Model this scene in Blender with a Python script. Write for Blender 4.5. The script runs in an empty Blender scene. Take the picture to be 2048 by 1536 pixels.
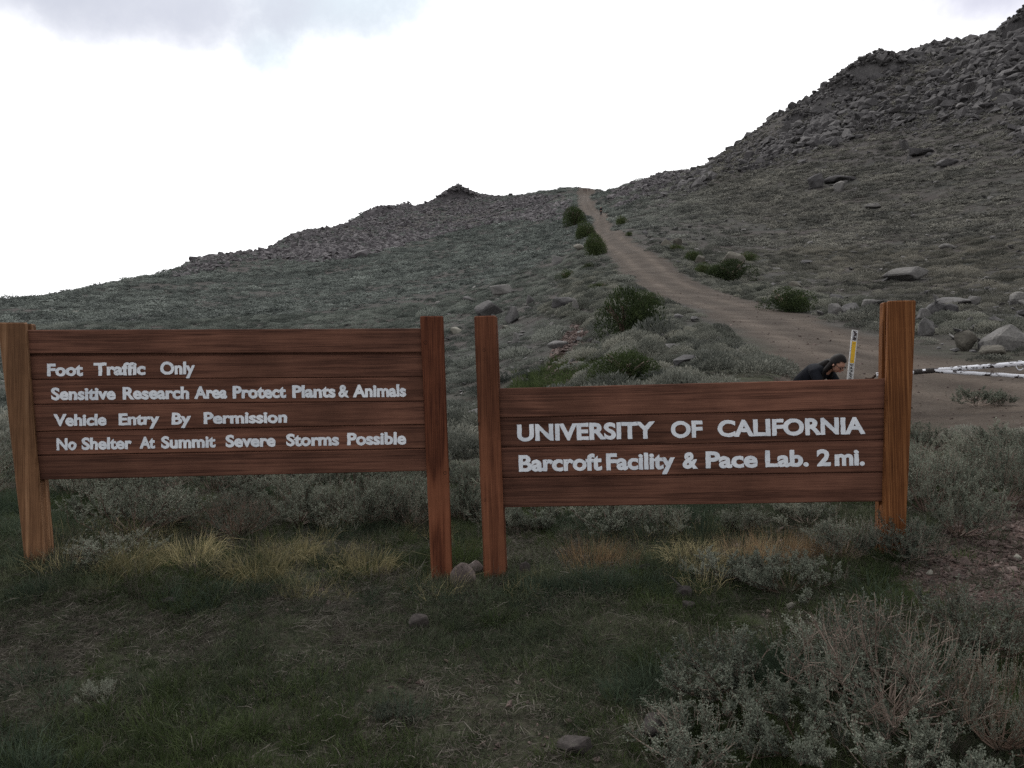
import bpy, bmesh, math, random
import numpy as np
from mathutils import Vector, Matrix, Euler, noise as mnoise

SC = bpy.context.scene
COL = SC.collection
R = math.radians
rng = np.random.default_rng(7)
random.seed(7)

# ------------------------------------------------------------------ camera
F = 1650.0            # focal length in pixels of the 2048 px wide photograph
CAMZ = 1.60
PITCH, ROLL = R(7.5), R(1.2)
fwd = np.array([0, math.cos(PITCH), -math.sin(PITCH)])
u0 = np.array([0, math.sin(PITCH), math.cos(PITCH)])
r0 = np.array([1.0, 0, 0])
cr = math.cos(ROLL) * r0 - math.sin(ROLL) * u0
cu = math.sin(ROLL) * r0 + math.cos(ROLL) * u0
CAM = np.array([0, 0, CAMZ])
cam = bpy.data.cameras.new('camera')
cam.sensor_width = 36.0
cam.lens = 36.0 * F / 2048.0
cam.clip_start, cam.clip_end = 0.05, 6000
camo = bpy.data.objects.new('camera', cam)
COL.objects.link(camo)
camo.matrix_world = Matrix(((cr[0], cu[0], -fwd[0], 0), (cr[1], cu[1], -fwd[1], 0),
                            (cr[2], cu[2], -fwd[2], CAMZ), (0, 0, 0, 1)))
SC.camera = camo

# ------------------------------------------------------------------ light
SC.view_settings.view_transform = 'Standard'
SC.view_settings.look = 'None'
SC.view_settings.gamma = 1
SC.view_settings.exposure = 0.0
SC.cycles.use_denoising = False      # keep the fine grain of grass and gravel
SUN_EL, SUN_AZ = R(48), R(-14)      # azimuth from +Y towards +X: behind the clouds ahead
w = bpy.data.worlds.new('World')
SC.world = w
w.use_nodes = True
nt = w.node_tree
nt.nodes.clear()


def nd(t, typ, **kw):
    n = t.nodes.new(typ)
    for k, v in kw.items():
        if k == 'ins':
            for a, b in v.items():
                n.inputs[a].default_value = b
        else:
            setattr(n, k, v)
    return n


def sky_dir(px, py):
    d = cr * (px - 1024) / F + cu * (768 - py) / F + fwd
    return d / np.linalg.norm(d)


def build_world():
    t = nt
    L = t.links.new
    out = nd(t, 'ShaderNodeOutputWorld')
    bg = nd(t, 'ShaderNodeBackground', ins={'Strength': 0.1})
    sky = nd(t, 'ShaderNodeTexSky', sky_type='NISHITA', sun_disc=False, sun_elevation=SUN_EL,
             sun_rotation=SUN_AZ, altitude=3600, air_density=1.0, dust_density=1.5)
    tc = nd(t, 'ShaderNodeTexCoord')
    # overcast: brighter towards the hidden sun
    sun = Vector((math.sin(SUN_AZ) * math.cos(SUN_EL * .55), math.cos(SUN_AZ) * math.cos(SUN_EL * .55), math.sin(SUN_EL * .55)))
    dot = nd(t, 'ShaderNodeVectorMath', operation='DOT_PRODUCT', ins={1: sun})
    L(tc.outputs['Generated'], dot.inputs[0])
    glow = nd(t, 'ShaderNodeMapRange', interpolation_type='SMOOTHSTEP',
              ins={'From Min': -0.2, 'From Max': 1.0, 'To Min': 8.3, 'To Max': 15.5})
    L(dot.outputs['Value'], glow.inputs['Value'])
    n1 = nd(t, 'ShaderNodeTexNoise', ins={'Scale': 2.2, 'Detail': 7.0, 'Roughness': 0.55})
    mp = nd(t, 'ShaderNodeMapping', ins={'Scale': (1.0, 1.0, 2.6)})
    L(tc.outputs['Generated'], mp.inputs['Vector'])
    L(mp.outputs['Vector'], n1.inputs['Vector'])
    white = nd(t, 'ShaderNodeMix', data_type='RGBA', blend_type='MULTIPLY')
    white.inputs['Factor'].default_value = 1.0
    white.inputs['A'].default_value = (1.0, 1.0, 1.01, 1)
    L(glow.outputs['Result'], white.inputs['B'])

    def blob(px, py, r_in, r_out, stretch=(1, 1, 1), warp=0.10):
        """mask around a direction of the sky, its edge torn by noise"""
        d = sky_dir(px, py)
        sub = nd(t, 'ShaderNodeVectorMath', operation='SUBTRACT', ins={1: Vector(d)})
        L(tc.outputs['Generated'], sub.inputs[0])
        mul = nd(t, 'ShaderNodeVectorMath', operation='MULTIPLY', ins={1: Vector(stretch)})
        L(sub.outputs['Vector'], mul.inputs[0])
        ln = nd(t, 'ShaderNodeVectorMath', operation='LENGTH')
        L(mul.outputs['Vector'], ln.inputs[0])
        wv = nd(t, 'ShaderNodeMath', operation='MULTIPLY_ADD', ins={1: warp * 2, 2: -warp})
        L(n2.outputs['Fac'], wv.inputs[0])
        ad = nd(t, 'ShaderNodeMath', operation='ADD')
        L(ln.outputs['Value'], ad.inputs[0])
        L(wv.outputs[0], ad.inputs[1])
        mr = nd(t, 'ShaderNodeMapRange', interpolation_type='SMOOTHSTEP',
                ins={'From Min': r_in, 'From Max': r_out, 'To Min': 1.0, 'To Max': 0.0})
        L(ad.outputs[0], mr.inputs['Value'])
        return mr.outputs['Result']

    n2 = nd(t, 'ShaderNodeTexNoise', ins={'Scale': 7.0, 'Detail': 8.0, 'Roughness': 0.6})
    L(tc.outputs['Generated'], n2.inputs['Vector'])
    cur = white.outputs['Result']

    def over(mask, color, amt):
        nonlocal cur
        m = nd(t, 'ShaderNodeMath', operation='MULTIPLY', ins={1: amt})
        L(mask, m.inputs[0])
        mx = nd(t, 'ShaderNodeMix', data_type='RGBA')
        L(m.outputs[0], mx.inputs['Factor'])
        L(cur, mx.inputs['A'])
        if hasattr(color, 'links'):
            L(color, mx.inputs['B'])
        else:
            mx.inputs['B'].default_value = color
        cur = mx.outputs['Result']

    # thin places where the blue sky tints the cloud, and the grey underside of the low cloud
    tint = nd(t, 'ShaderNodeMix', data_type='RGBA')
    tint.inputs['Factor'].default_value = 0.45
    tint.inputs['A'].default_value = (8.3, 9.6, 10.0, 1)
    L(sky.outputs['Color'], tint.inputs['B'])
    tintb = nd(t, 'ShaderNodeMix', data_type='RGBA', blend_type='ADD')
    tintb.inputs['Factor'].default_value = 1.0
    L(tint.outputs['Result'], tintb.inputs['A'])
    tintb.inputs['B'].default_value = (3.0, 3.4, 3.4, 1)
    over(blob(530, 95, 0.0, 0.06, (1, 1, 1.3), 0.07), (8.4, 9.6, 10.2, 1), 0.9)
    over(blob(640, 0, 0.02, 0.14, (0.6, 1, 2.2), 0.12), (7.9, 9.0, 9.8, 1), 0.95)
    over(blob(170, -20, 0.0, 0.21, (0.50, 0.5, 2.3), 0.16), (6.9, 7.2, 8.2, 1), 0.95)
    over(blob(330, 10, 0.0, 0.10, (0.6, 0.5, 1.5), 0.05), (7.3, 7.6, 8.6, 1), 0.7)
    over(blob(60, -10, 0.0, 0.13, (0.5, 0.6, 2.2), 0.06), (6.3, 6.6, 7.6, 1), 0.7)
    over(blob(1990, -15, 0.01, 0.10, (0.7, 1, 1.6), 0.07), (7.0, 7.1, 8.4, 1), 0.95)
    # the clear sky shows through a little in the holes overhead and behind
    hole = nd(t, 'ShaderNodeMapRange', interpolation_type='SMOOTHSTEP',
              ins={'From Min': 0.60, 'From Max': 0.75, 'To Min': 0.0, 'To Max': 0.5})
    L(n1.outputs['Fac'], hole.inputs['Value'])
    sz = nd(t, 'ShaderNodeSeparateXYZ')
    L(tc.outputs['Generated'], sz.inputs['Vector'])
    high = nd(t, 'ShaderNodeMapRange', ins={'From Min': 0.45, 'From Max': 0.7})
    L(sz.outputs['Z'], high.inputs['Value'])
    hm = nd(t, 'ShaderNodeMath', operation='MULTIPLY')
    L(hole.outputs['Result'], hm.inputs[0])
    L(high.outputs['Result'], hm.inputs[1])
    over(hm.outputs[0], sky.outputs['Color'], 1.0)
    L(cur, bg.inputs['Color'])
    L(bg.outputs['Background'], out.inputs['Surface'])


build_world()
sl = bpy.data.lights.new('sun', 'SUN')
sl.energy = 1.35
sl.angle = R(14)
sl.color = (1.0, 0.96, 0.9)
so = bpy.data.objects.new('sun', sl)
COL.objects.link(so)
sd = Vector((math.sin(SUN_AZ) * math.cos(SUN_EL), math.cos(SUN_AZ) * math.cos(SUN_EL), math.sin(SUN_EL)))
so.rotation_euler = sd.to_track_quat('Z', 'Y').to_euler()
so.location = sd * 50

# ------------------------------------------------------------------ small helpers


def tag(o, label=None, cat=None, group=None, kind=None):
    if label: o['label'] = label
    if cat: o['category'] = cat
    if group: o['group'] = group
    if kind: o['kind'] = kind
    return o


def empty(name, loc=(0, 0, 0), rz=0.0):
    o = bpy.data.objects.new(name, None)
    o.empty_display_size = 0.1
    o.location = loc
    o.rotation_euler = (0, 0, rz)
    COL.objects.link(o)
    return o


def np_mesh(name, verts, faces, mats=None, smooth=False, mat_idx=None):
    me = bpy.data.meshes.new(name)
    me.from_pydata([tuple(v) for v in verts], [], [tuple(int(i) for i in f) for f in faces])
    for m in (mats or []):
        me.materials.append(m)
    if smooth:
        me.polygons.foreach_set('use_smooth', [True] * len(me.polygons))
    if mat_idx is not None:
        me.polygons.foreach_set('material_index', np.asarray(mat_idx, np.int32))
    me.update()
    return me


def obj(name, me, parent=None, link=True):
    o = bpy.data.objects.new(name, me)
    if link:
        COL.objects.link(o)
    if parent is not None:
        o.parent = parent
    return o


class MB:
    """collects geometry and links it as one mesh"""

    def __init__(self):
        self.v, self.f, self.n = [], [], 0

    def add(self, verts, faces):
        verts = np.asarray(verts, float)
        self.v.append(verts)
        self.f.extend([tuple(int(i) + self.n for i in f) for f in faces])
        self.n += len(verts)

    def tube(self, pts, rad, sides=5, cap=True):
        pts = np.asarray(pts, float)
        n = len(pts)
        rad = np.broadcast_to(np.asarray(rad, float), (n,))
        tang = np.gradient(pts, axis=0)
        tang /= np.linalg.norm(tang, axis=1)[:, None] + 1e-12
        ref = np.array([0.31, 0.17, 0.93]) if abs(tang[0][2]) < 0.8 else np.array([0.93, 0.3, 0.1])
        a = np.cross(tang, ref)
        a /= np.linalg.norm(a, axis=1)[:, None] + 1e-12
        b = np.cross(tang, a)
        th = np.arange(sides) * 2 * math.pi / sides
        ring = (pts[:, None, :] + rad[:, None, None] * (np.cos(th)[None, :, None] * a[:, None, :] +
                                                        np.sin(th)[None, :, None] * b[:, None, :]))
        fs = []
        for i in range(n - 1):
            for k in range(sides):
                k2 = (k + 1) % sides
                fs.append((i * sides + k, i * sides + k2, (i + 1) * sides + k2, (i + 1) * sides + k))
        if cap:
            fs.append(tuple(range(sides))[::-1])
            fs.append(tuple((n - 1) * sides + k for k in range(sides)))
        self.add(ring.reshape(-1, 3), fs)

    def leaves(self, base, dirs, nrm, ln, wd, curl=0.15):
        """kite shaped leaves; all arguments are arrays"""
        n = len(base)
        if n == 0:
            return
        dirs = dirs / (np.linalg.norm(dirs, axis=1)[:, None] + 1e-9)
        side = np.cross(dirs, nrm)
        side /= np.linalg.norm(side, axis=1)[:, None] + 1e-9
        up = np.cross(side, dirs)
        ln = np.broadcast_to(ln, (n,))[:, None]
        wd = np.broadcast_to(wd, (n,))[:, None]
        mid = base + dirs * ln * 0.55 + up * ln * curl
        V = np.stack([base, mid + side * wd, base + dirs * ln, mid - side * wd], 1).reshape(-1, 3)
        self.add(V, [(4 * i, 4 * i + 1, 4 * i + 2, 4 * i + 3) for i in range(n)])

    def blades(self, base, tip, wd, bend):
        """grass blades of two quads and a point"""
        n = len(base)
        d = tip - base
        hz = np.cross(d, rng.normal(size=(n, 3)))
        hz /= np.linalg.norm(hz, axis=1)[:, None] + 1e-9
        mid = base + d * 0.5 + np.asarray(bend)
        wd = np.broadcast_to(wd, (n,))[:, None]
        V = np.stack([base - hz * wd, base + hz * wd, mid + hz * wd * .8, mid - hz * wd * .8, tip], 1).reshape(-1, 3)
        fs = []
        for i in range(n):
            k = 5 * i
            fs += [(k, k + 1, k + 2, k + 3), (k + 3, k + 2, k + 4)]
        self.add(V, fs)

    def mesh(self, name, mats=None, smooth=False):
        return np_mesh(name, np.concatenate(self.v), self.f, mats, smooth)

    def build(self, name, mat, parent=None, smooth=False):
        return obj(name, self.mesh(name, [mat] if mat else None, smooth), parent)


# ------------------------------------------------------------------ materials


def new_mat(name):
    m = bpy.data.materials.new(name)
    m.use_nodes = True
    t = m.node_tree
    t.nodes.clear()
    out = nd(t, 'ShaderNodeOutputMaterial')
    b = nd(t, 'ShaderNodeBsdfPrincipled', ins={'Roughness': 0.85})
    b.inputs['Specular IOR Level'].default_value = 0.25
    t.links.new(b.outputs[0], out.inputs['Surface'])
    return m, t, b, out


def ramp(t, stops, fac):
    r = nd(t, 'ShaderNodeValToRGB')
    e = r.color_ramp.elements
    while len(e) > 1:
        e.remove(e[-1])
    e[0].position, e[0].color = stops[0][0], (*stops[0][1], 1)
    for p, c in stops[1:]:
        k = e.new(p)
        k.color = (*c, 1)
    t.links.new(fac, r.inputs['Fac'])
    return r.outputs['Color']


def noise_tex(t, scale, detail=4, rough=0.55, vec=None, dist=0.0):
    n = nd(t, 'ShaderNodeTexNoise', ins={'Scale': scale, 'Detail': detail, 'Roughness': rough, 'Distortion': dist})
    if vec is not None:
        t.links.new(vec, n.inputs['Vector'])
    return n.outputs['Fac']


def mixc(t, fac, a, b, blend='MIX'):
    m = nd(t, 'ShaderNodeMix', data_type='RGBA', blend_type=blend)
    for s, v in (('Factor', fac), ('A', a), ('B', b)):
        if hasattr(v, 'links'):
            t.links.new(v, m.inputs[s])
        elif s == 'Factor':
            m.inputs[s].default_value = v
        else:
            m.inputs[s].default_value = (*v, 1)
    return m.outputs['Result']


def bump(t, b, h, strength=0.4, dist=0.02):
    n = nd(t, 'ShaderNodeBump', ins={'Strength': strength, 'Distance': dist})
    t.links.new(h, n.inputs['Height'])
    t.links.new(n.outputs['Normal'], b.inputs['Normal'])


def foliage_mat(name, dark, mid, light, trans=0.25, nscale=6.0, rough=0.8, dry=False):
    m, t, b, out = new_mat(name)
    g = nd(t, 'ShaderNodeNewGeometry')
    oi = nd(t, 'ShaderNodeObjectInfo')
    n = noise_tex(t, nscale, 3, 0.6, g.outputs['Position'])
    a = nd(t, 'ShaderNodeMath', operation='MULTIPLY_ADD', ins={1: 0.42, 2: -0.21})
    t.links.new(oi.outputs['Random'], a.inputs[0])
    s = nd(t, 'ShaderNodeMath', operation='ADD')
    t.links.new(n, s.inputs[0])
    t.links.new(a.outputs[0], s.inputs[1])
    a2 = nd(t, 'ShaderNodeMath', operation='MULTIPLY_ADD', ins={1: 0.24, 2: -0.12})
    t.links.new(g.outputs['Random Per Island'], a2.inputs[0])
    s2 = nd(t, 'ShaderNodeMath', operation='ADD')
    t.links.new(s.outputs[0], s2.inputs[0])
    t.links.new(a2.outputs[0], s2.inputs[1])
    c = ramp(t, [(0.25, dark), (0.5, mid), (0.78, light)], s2.outputs[0])
    if dry:      # the scrub of the right-hand slope is drier and browner
        sp_ = nd(t, 'ShaderNodeVectorMath', operation='DOT_PRODUCT', ins={1: (1.0, -0.16, 0.0)})
        t.links.new(g.outputs['Position'], sp_.inputs[0])
        dm = nd(t, 'ShaderNodeMapRange', ins={'From Min': -12, 'From Max': 16})
        t.links.new(sp_.outputs['Value'], dm.inputs['Value'])
        tn = mixc(t, dm.outputs['Result'], (0.93, 0.99, 0.97), (0.95, 0.88, 0.82))
        c = mixc(t, 1.0, c, tn, 'MULTIPLY')
    t.links.new(c, b.inputs['Base Color'])
    b.inputs['Roughness'].default_value = rough
    if trans > 0:
        tr = nd(t, 'ShaderNodeBsdfTranslucent')
        t.links.new(c, tr.inputs['Color'])
        mx = nd(t, 'ShaderNodeMixShader', ins={0: trans})
        t.links.new(b.outputs[0], mx.inputs[1])
        t.links.new(tr.outputs[0], mx.inputs[2])
        t.links.new(mx.outputs[0], out.inputs['Surface'])
    return m


def rock_mat(name, cols, scale=1.0, lichen=0.25):
    m, t, b, out = new_mat(name)
    tc = nd(t, 'ShaderNodeTexCoord')
    g = nd(t, 'ShaderNodeNewGeometry')
    oi = nd(t, 'ShaderNodeObjectInfo')
    pos = g.outputs['Position']
    n1 = noise_tex(t, 0.9 * scale, 6, 0.62, pos)
    n2 = noise_tex(t, 14 * scale, 5, 0.65, pos)
    a = nd(t, 'ShaderNodeMath', operation='MULTIPLY_ADD', ins={1: 0.5, 2: -0.25})
    t.links.new(oi.outputs['Random'], a.inputs[0])
    s = nd(t, 'ShaderNodeMath', operation='ADD')
    t.links.new(n1, s.inputs[0])
    t.links.new(a.outputs[0], s.inputs[1])
    c = ramp(t, [(0.22, cols[0]), (0.5, cols[1]), (0.8, cols[2])], s.outputs[0])
    sp = nd(t, 'ShaderNodeMapRange', ins={'From Min': 0.35, 'From Max': 0.7, 'To Min': 0.6, 'To Max': 1.25})
    t.links.new(n2, sp.inputs['Value'])
    c = mixc(t, 1.0, c, sp.outputs['Result'], 'MULTIPLY')
    lm = nd(t, 'ShaderNodeMapRange', ins={'From Min': 0.58, 'From Max': 0.68, 'To Min': 0.0, 'To Max': lichen})
    t.links.new(noise_tex(t, 5 * scale, 4, 0.7, pos), lm.inputs['Value'])
    c = mixc(t, lm.outputs['Result'], c, (0.10, 0.105, 0.075))
    t.links.new(c, b.inputs['Base Color'])
    bump(t, b, n2, 0.6, 0.03 / scale)
    return m


M = {}
M['sage'] = foliage_mat('sage_leaf', (0.066, 0.078, 0.060), (0.152, 0.168, 0.132), (0.275, 0.29, 0.235), 0.25, 5.0)
M['sage_far'] = foliage_mat('sage_far_leaf', (0.066, 0.071, 0.068), (0.142, 0.150, 0.141), (0.265, 0.275, 0.255), 0.12, 0.12, 0.8, True)
M['sage_mid'] = foliage_mat('sage_mid_leaf', (0.066, 0.072, 0.066), (0.150, 0.157, 0.144), (0.28, 0.285, 0.26), 0.2, 0.25, 0.8, True)
M['sage_bank'] = foliage_mat('sage_bank_leaf', (0.075, 0.081, 0.069), (0.170, 0.175, 0.150), (0.285, 0.282, 0.240), 0.25, 0.6)
M['twig'] = foliage_mat('sage_twig', (0.07, 0.045, 0.035), (0.15, 0.11, 0.09), (0.26, 0.21, 0.175), 0.0, 9.0)
M['dead_twig'] = foliage_mat('dead_twig', (0.085, 0.053, 0.040), (0.15, 0.098, 0.075), (0.25, 0.185, 0.145), 0.0, 9.0)
M['bush'] = foliage_mat('green_bush_leaf', (0.021, 0.033, 0.012), (0.042, 0.061, 0.021), (0.075, 0.098, 0.036), 0.2, 2.5)
M['grass'] = foliage_mat('turf_blade', (0.031, 0.041, 0.025), (0.059, 0.075, 0.042), (0.115, 0.126, 0.075), 0.25, 1.6)
M['grass_blue'] = foliage_mat('blue_green_blade', (0.024, 0.036, 0.023), (0.046, 0.067, 0.043), (0.085, 0.112, 0.074), 0.3, 3.0)
M['grass_green'] = foliage_mat('green_blade', (0.025, 0.037, 0.014), (0.048, 0.068, 0.024), (0.085, 0.11, 0.045), 0.3, 3.0)
M['straw'] = foliage_mat('straw_blade', (0.11, 0.10, 0.050), (0.25, 0.215, 0.115), (0.42, 0.36, 0.20), 0.25, 6.0)
M['litter'] = foliage_mat('dry_litter', (0.038, 0.033, 0.026), (0.075, 0.066, 0.053), (0.15, 0.137, 0.115), 0.1, 9.0)
M['orange_straw'] = foliage_mat('orange_straw', (0.13, 0.085, 0.045), (0.24, 0.16, 0.090), (0.34, 0.25, 0.15), 0.25, 6.0)
M['scree'] = rock_mat('scree_rock', ((0.052, 0.049, 0.051), (0.080, 0.076, 0.078), (0.125, 0.119, 0.119)), 0.35, 0.12)
M['ridge_rock'] = rock_mat('ridge_rock', ((0.070, 0.064, 0.070), (0.105, 0.097, 0.103), (0.155, 0.144, 0.150)), 0.3, 0.1)
M['boulder'] = rock_mat('boulder_rock', ((0.064, 0.062, 0.064), (0.106, 0.102, 0.102), (0.175, 0.168, 0.160)), 1.2, 0.35)
M['tan_boulder'] = rock_mat('tan_boulder_rock', ((0.075, 0.069, 0.058), (0.112, 0.103, 0.087), (0.16, 0.149, 0.125)), 1.2, 0.35)
M['dark_rock'] = rock_mat('dark_rock', ((0.025, 0.021, 0.020), (0.040, 0.034, 0.032), (0.065, 0.056, 0.052)), 4.0, 0.2)
M['pink_rock'] = rock_mat('pinkish_rock', ((0.10, 0.078, 0.072), (0.15, 0.122, 0.114), (0.21, 0.18, 0.17)), 6.0, 0.3)
M['pale_rock'] = rock_mat('pale_rock', ((0.15, 0.14, 0.12), (0.22, 0.21, 0.18), (0.30, 0.29, 0.25)), 6.0, 0.2)
M['rubble'] = rock_mat('rubble_rock', ((0.055, 0.038, 0.034), (0.10, 0.072, 0.064), (0.17, 0.13, 0.118)), 2.5, 0.05)


def wood_mat(name, dark, mid, light, axis='X', freq=26.0, blot=0.55, ring=0.33, along=0.55, across=6.0, dist=0.6):
    """stained softwood; grain runs along the given object axis"""
    m, t, b, out = new_mat(name)
    tc = nd(t, 'ShaderNodeTexCoord')
    oi = nd(t, 'ShaderNodeObjectInfo')
    sh = nd(t, 'ShaderNodeVectorMath', operation='SCALE', ins={0: (3.7, 5.1, 7.3)})
    t.links.new(oi.outputs['Random'], sh.inputs['Scale'])
    sh10 = nd(t, 'ShaderNodeVectorMath', operation='SCALE', ins={'Scale': 9.0})
    t.links.new(sh.outputs['Vector'], sh10.inputs[0])
    ad = nd(t, 'ShaderNodeVectorMath', operation='ADD')
    t.links.new(tc.outputs['Object'], ad.inputs[0])
    t.links.new(sh10.outputs['Vector'], ad.inputs[1])
    sc = {'X': (along, across, across), 'Z': (across, across, along)}[axis]
    mp = nd(t, 'ShaderNodeMapping', ins={'Scale': sc})
    t.links.new(ad.outputs['Vector'], mp.inputs['Vector'])
    broad = noise_tex(t, 1.0, 3, 0.5, mp.outputs['Vector'], dist)
    # growth rings: bands of the broad noise
    mm = nd(t, 'ShaderNodeMath', operation='MULTIPLY', ins={1: freq * 4})
    t.links.new(broad, mm.inputs[0])
    sn = nd(t, 'ShaderNodeMath', operation='SINE')
    t.links.new(mm.outputs[0], sn.inputs[0])
    rings = nd(t, 'ShaderNodeMapRange', interpolation_type='SMOOTHSTEP', ins={'From Min': -0.4, 'From Max': 1.0})
    t.links.new(sn.outputs[0], rings.inputs['Value'])
    fine_mp = nd(t, 'ShaderNodeMapping', ins={'Scale': tuple(4.0 if s < 1 else 190 for s in sc)})
    t.links.new(ad.outputs['Vector'], fine_mp.inputs['Vector'])
    fine = noise_tex(t, 1.0, 3, 0.6, fine_mp.outputs['Vector'])
    f1 = nd(t, 'ShaderNodeMath', operation='MULTIPLY', ins={1: ring})
    t.links.new(rings.outputs['Result'], f1.inputs[0])
    f2 = nd(t, 'ShaderNodeMath', operation='MULTIPLY_ADD', ins={1: 0.75})
    t.links.new(fine, f2.inputs[0])
    t.links.new(f1.outputs[0], f2.inputs[2])
    c = ramp(t, [(0.25, dark), (0.5, mid), (0.85, light)], f2.outputs[0])
    bl = noise_tex(t, 2.2, 4, 0.6, ad.outputs['Vector'])
    bm = nd(t, 'ShaderNodeMapRange', ins={'From Min': 0.35, 'From Max': 0.65, 'To Min': blot, 'To Max': 1.2})
    t.links.new(bl, bm.inputs['Value'])
    c = mixc(t, 1.0, c, bm.outputs['Result'], 'MULTIPLY')
    rv = nd(t, 'ShaderNodeMapRange', ins={'To Min': 0.78, 'To Max': 1.18})
    t.links.new(oi.outputs['Random'], rv.inputs['Value'])
    c = mixc(t, 1.0, c, rv.outputs['Result'], 'MULTIPLY')
    t.links.new(c, b.inputs['Base Color'])
    b.inputs['Roughness'].default_value = 0.75
    b.inputs['Specular IOR Level'].default_value = 0.12
    bump(t, b, f2.outputs[0], 0.45, 0.004)
    return m


M['board'] = wood_mat('stained_board', (0.050, 0.0215, 0.0150), (0.130, 0.058, 0.039), (0.20, 0.097, 0.063), 'X', 13, 0.70, 0.14, 0.22, 7.0, 0.25)
M['post'] = wood_mat('stained_post', (0.062, 0.0215, 0.0115), (0.130, 0.049, 0.026), (0.20, 0.081, 0.044), 'Z', 9, 0.75, 0.20, 0.30, 6.5, 0.3)
M['post_wavy'] = wood_mat('wavy_post', (0.050, 0.0150, 0.0085), (0.130, 0.044, 0.0225), (0.20, 0.074, 0.039), 'Z', 7, 0.8, 0.42, 0.35, 5.0, 0.5)
M['post_orange'] = wood_mat('orange_post', (0.080, 0.027, 0.0095), (0.172, 0.066, 0.0235), (0.31, 0.138, 0.055), 'Z', 15, 0.85, 0.26, 0.03, 26.0, 0.0)
M['post_pale'] = wood_mat('weathered_post', (0.088, 0.042, 0.0215), (0.185, 0.096, 0.050), (0.30, 0.175, 0.102), 'Z', 9, 0.75, 0.22, 0.08, 12.0, 0.1)


def simple_mat(name, col, rough=0.6, var=0.15, scale=8.0, spec=0.3, metal=0.0):
    m, t, b, out = new_mat(name)
    g = nd(t, 'ShaderNodeNewGeometry')
    n = noise_tex(t, scale, 4, 0.6, g.outputs['Position'])
    mr = nd(t, 'ShaderNodeMapRange', ins={'From Min': 0.3, 'From Max': 0.7, 'To Min': 1 - var, 'To Max': 1 + var})
    t.links.new(n, mr.inputs['Value'])
    c = mixc(t, 1.0, col, mr.outputs['Result'], 'MULTIPLY')
    t.links.new(c, b.inputs['Base Color'])
    b.inputs['Roughness'].default_value = rough
    b.inputs['Specular IOR Level'].default_value = spec
    b.inputs['Metallic'].default_value = metal
    return m


M['letter'] = simple_mat('white_letter_paint', (0.66, 0.70, 0.76), 0.7, 0.30, 45)
def letter_mat():
    """brushed white paint, thin enough for the wood to show in flecks"""
    m, t, b, out = new_mat('white_letter_paint')
    g = nd(t, 'ShaderNodeNewGeometry')
    mp = nd(t, 'ShaderNodeMapping', ins={'Scale': (60, 60, 190)})
    t.links.new(g.outputs['Position'], mp.inputs['Vector'])
    n = noise_tex(t, 1.0, 4, 0.65, mp.outputs['Vector'])
    fl = nd(t, 'ShaderNodeMapRange', ins={'From Min': 0.60, 'From Max': 0.72, 'To Max': 0.75})
    t.links.new(n, fl.inputs['Value'])
    n2_ = noise_tex(t, 9.0, 3, 0.6, g.outputs['Position'])
    base = ramp(t, [(0.3, (0.56, 0.60, 0.66)), (0.65, (0.74, 0.77, 0.82))], n2_)
    c = mixc(t, fl.outputs['Result'], base, (0.22, 0.15, 0.13))
    t.links.new(c, b.inputs['Base Color'])
    b.inputs['Roughness'].default_value = 0.7
    return m


M['letter'] = letter_mat()
M['hole'] = simple_mat('bolt_hole', (0.012, 0.008, 0.006), 0.9)
M['black_decal'] = simple_mat('black_decal', (0.02, 0.02, 0.022), 0.5)
M['yellow'] = simple_mat('yellow_sticker', (0.60, 0.36, 0.02), 0.5, 0.08, 20)
M['white_plastic'] = simple_mat('white_plastic', (0.50, 0.50, 0.50), 0.5, 0.2, 30)
M['jacket'] = simple_mat('black_jacket', (0.009, 0.010, 0.014), 0.85, 0.3, 14, 0.1)
M['trousers'] = simple_mat('dark_trousers', (0.011, 0.012, 0.017), 0.85, 0.25, 14)
M['skin'] = simple_mat('skin', (0.42, 0.23, 0.17), 0.55, 0.05, 20)
M['hair'] = simple_mat('dark_hair', (0.008, 0.006, 0.006), 0.6, 0.4, 60, 0.15)
M['glasses'] = simple_mat('glasses_frame', (0.01, 0.01, 0.01), 0.3)
M['lips'] = simple_mat('lips', (0.30, 0.10, 0.09), 0.5)
M['boot'] = simple_mat('boot', (0.05, 0.035, 0.025), 0.8)
M['pack'] = simple_mat('backpack_cloth', (0.012, 0.012, 0.015), 0.8)
M['wrap'] = simple_mat('dark_wrap', (0.035, 0.030, 0.028), 0.9, 0.4, 40)
M['chain'] = simple_mat('rusty_chain', (0.06, 0.035, 0.025), 0.7, 0.4, 60, 0.4, 0.3)


def peeling_mat(name='peeling_white_paint', lim=0.545, scl=(7, 14, 16)):
    m, t, b, out = new_mat(name)
    g = nd(t, 'ShaderNodeNewGeometry')
    mp = nd(t, 'ShaderNodeMapping', ins={'Scale': scl})
    t.links.new(g.outputs['Position'], mp.inputs['Vector'])
    n = noise_tex(t, 1.0, 5, 0.65, mp.outputs['Vector'])
    mr = nd(t, 'ShaderNodeMapRange', ins={'From Min': lim, 'From Max': lim + 0.03})
    t.links.new(n, mr.inputs['Value'])
    c = mixc(t, mr.outputs['Result'], (0.66, 0.67, 0.72), (0.035, 0.025, 0.025))
    t.links.new(c, b.inputs['Base Color'])
    b.inputs['Roughness'].default_value = 0.55
    return m


M['peel'] = peeling_mat()
M['worn'] = peeling_mat('worn_decal', 0.44, (40, 40, 30))

# ------------------------------------------------------------------ terrain: heights from measured directions


def ray(px, py):
    return cr * (px - 1024) / F + cu * (768 - py) / F + fwd


def P(px, py, d):
    """point on the line of sight through (px, py) at horizontal distance d"""
    v = ray(px, py)
    return CAM + v * (d / math.hypot(v[0], v[1]))


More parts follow.
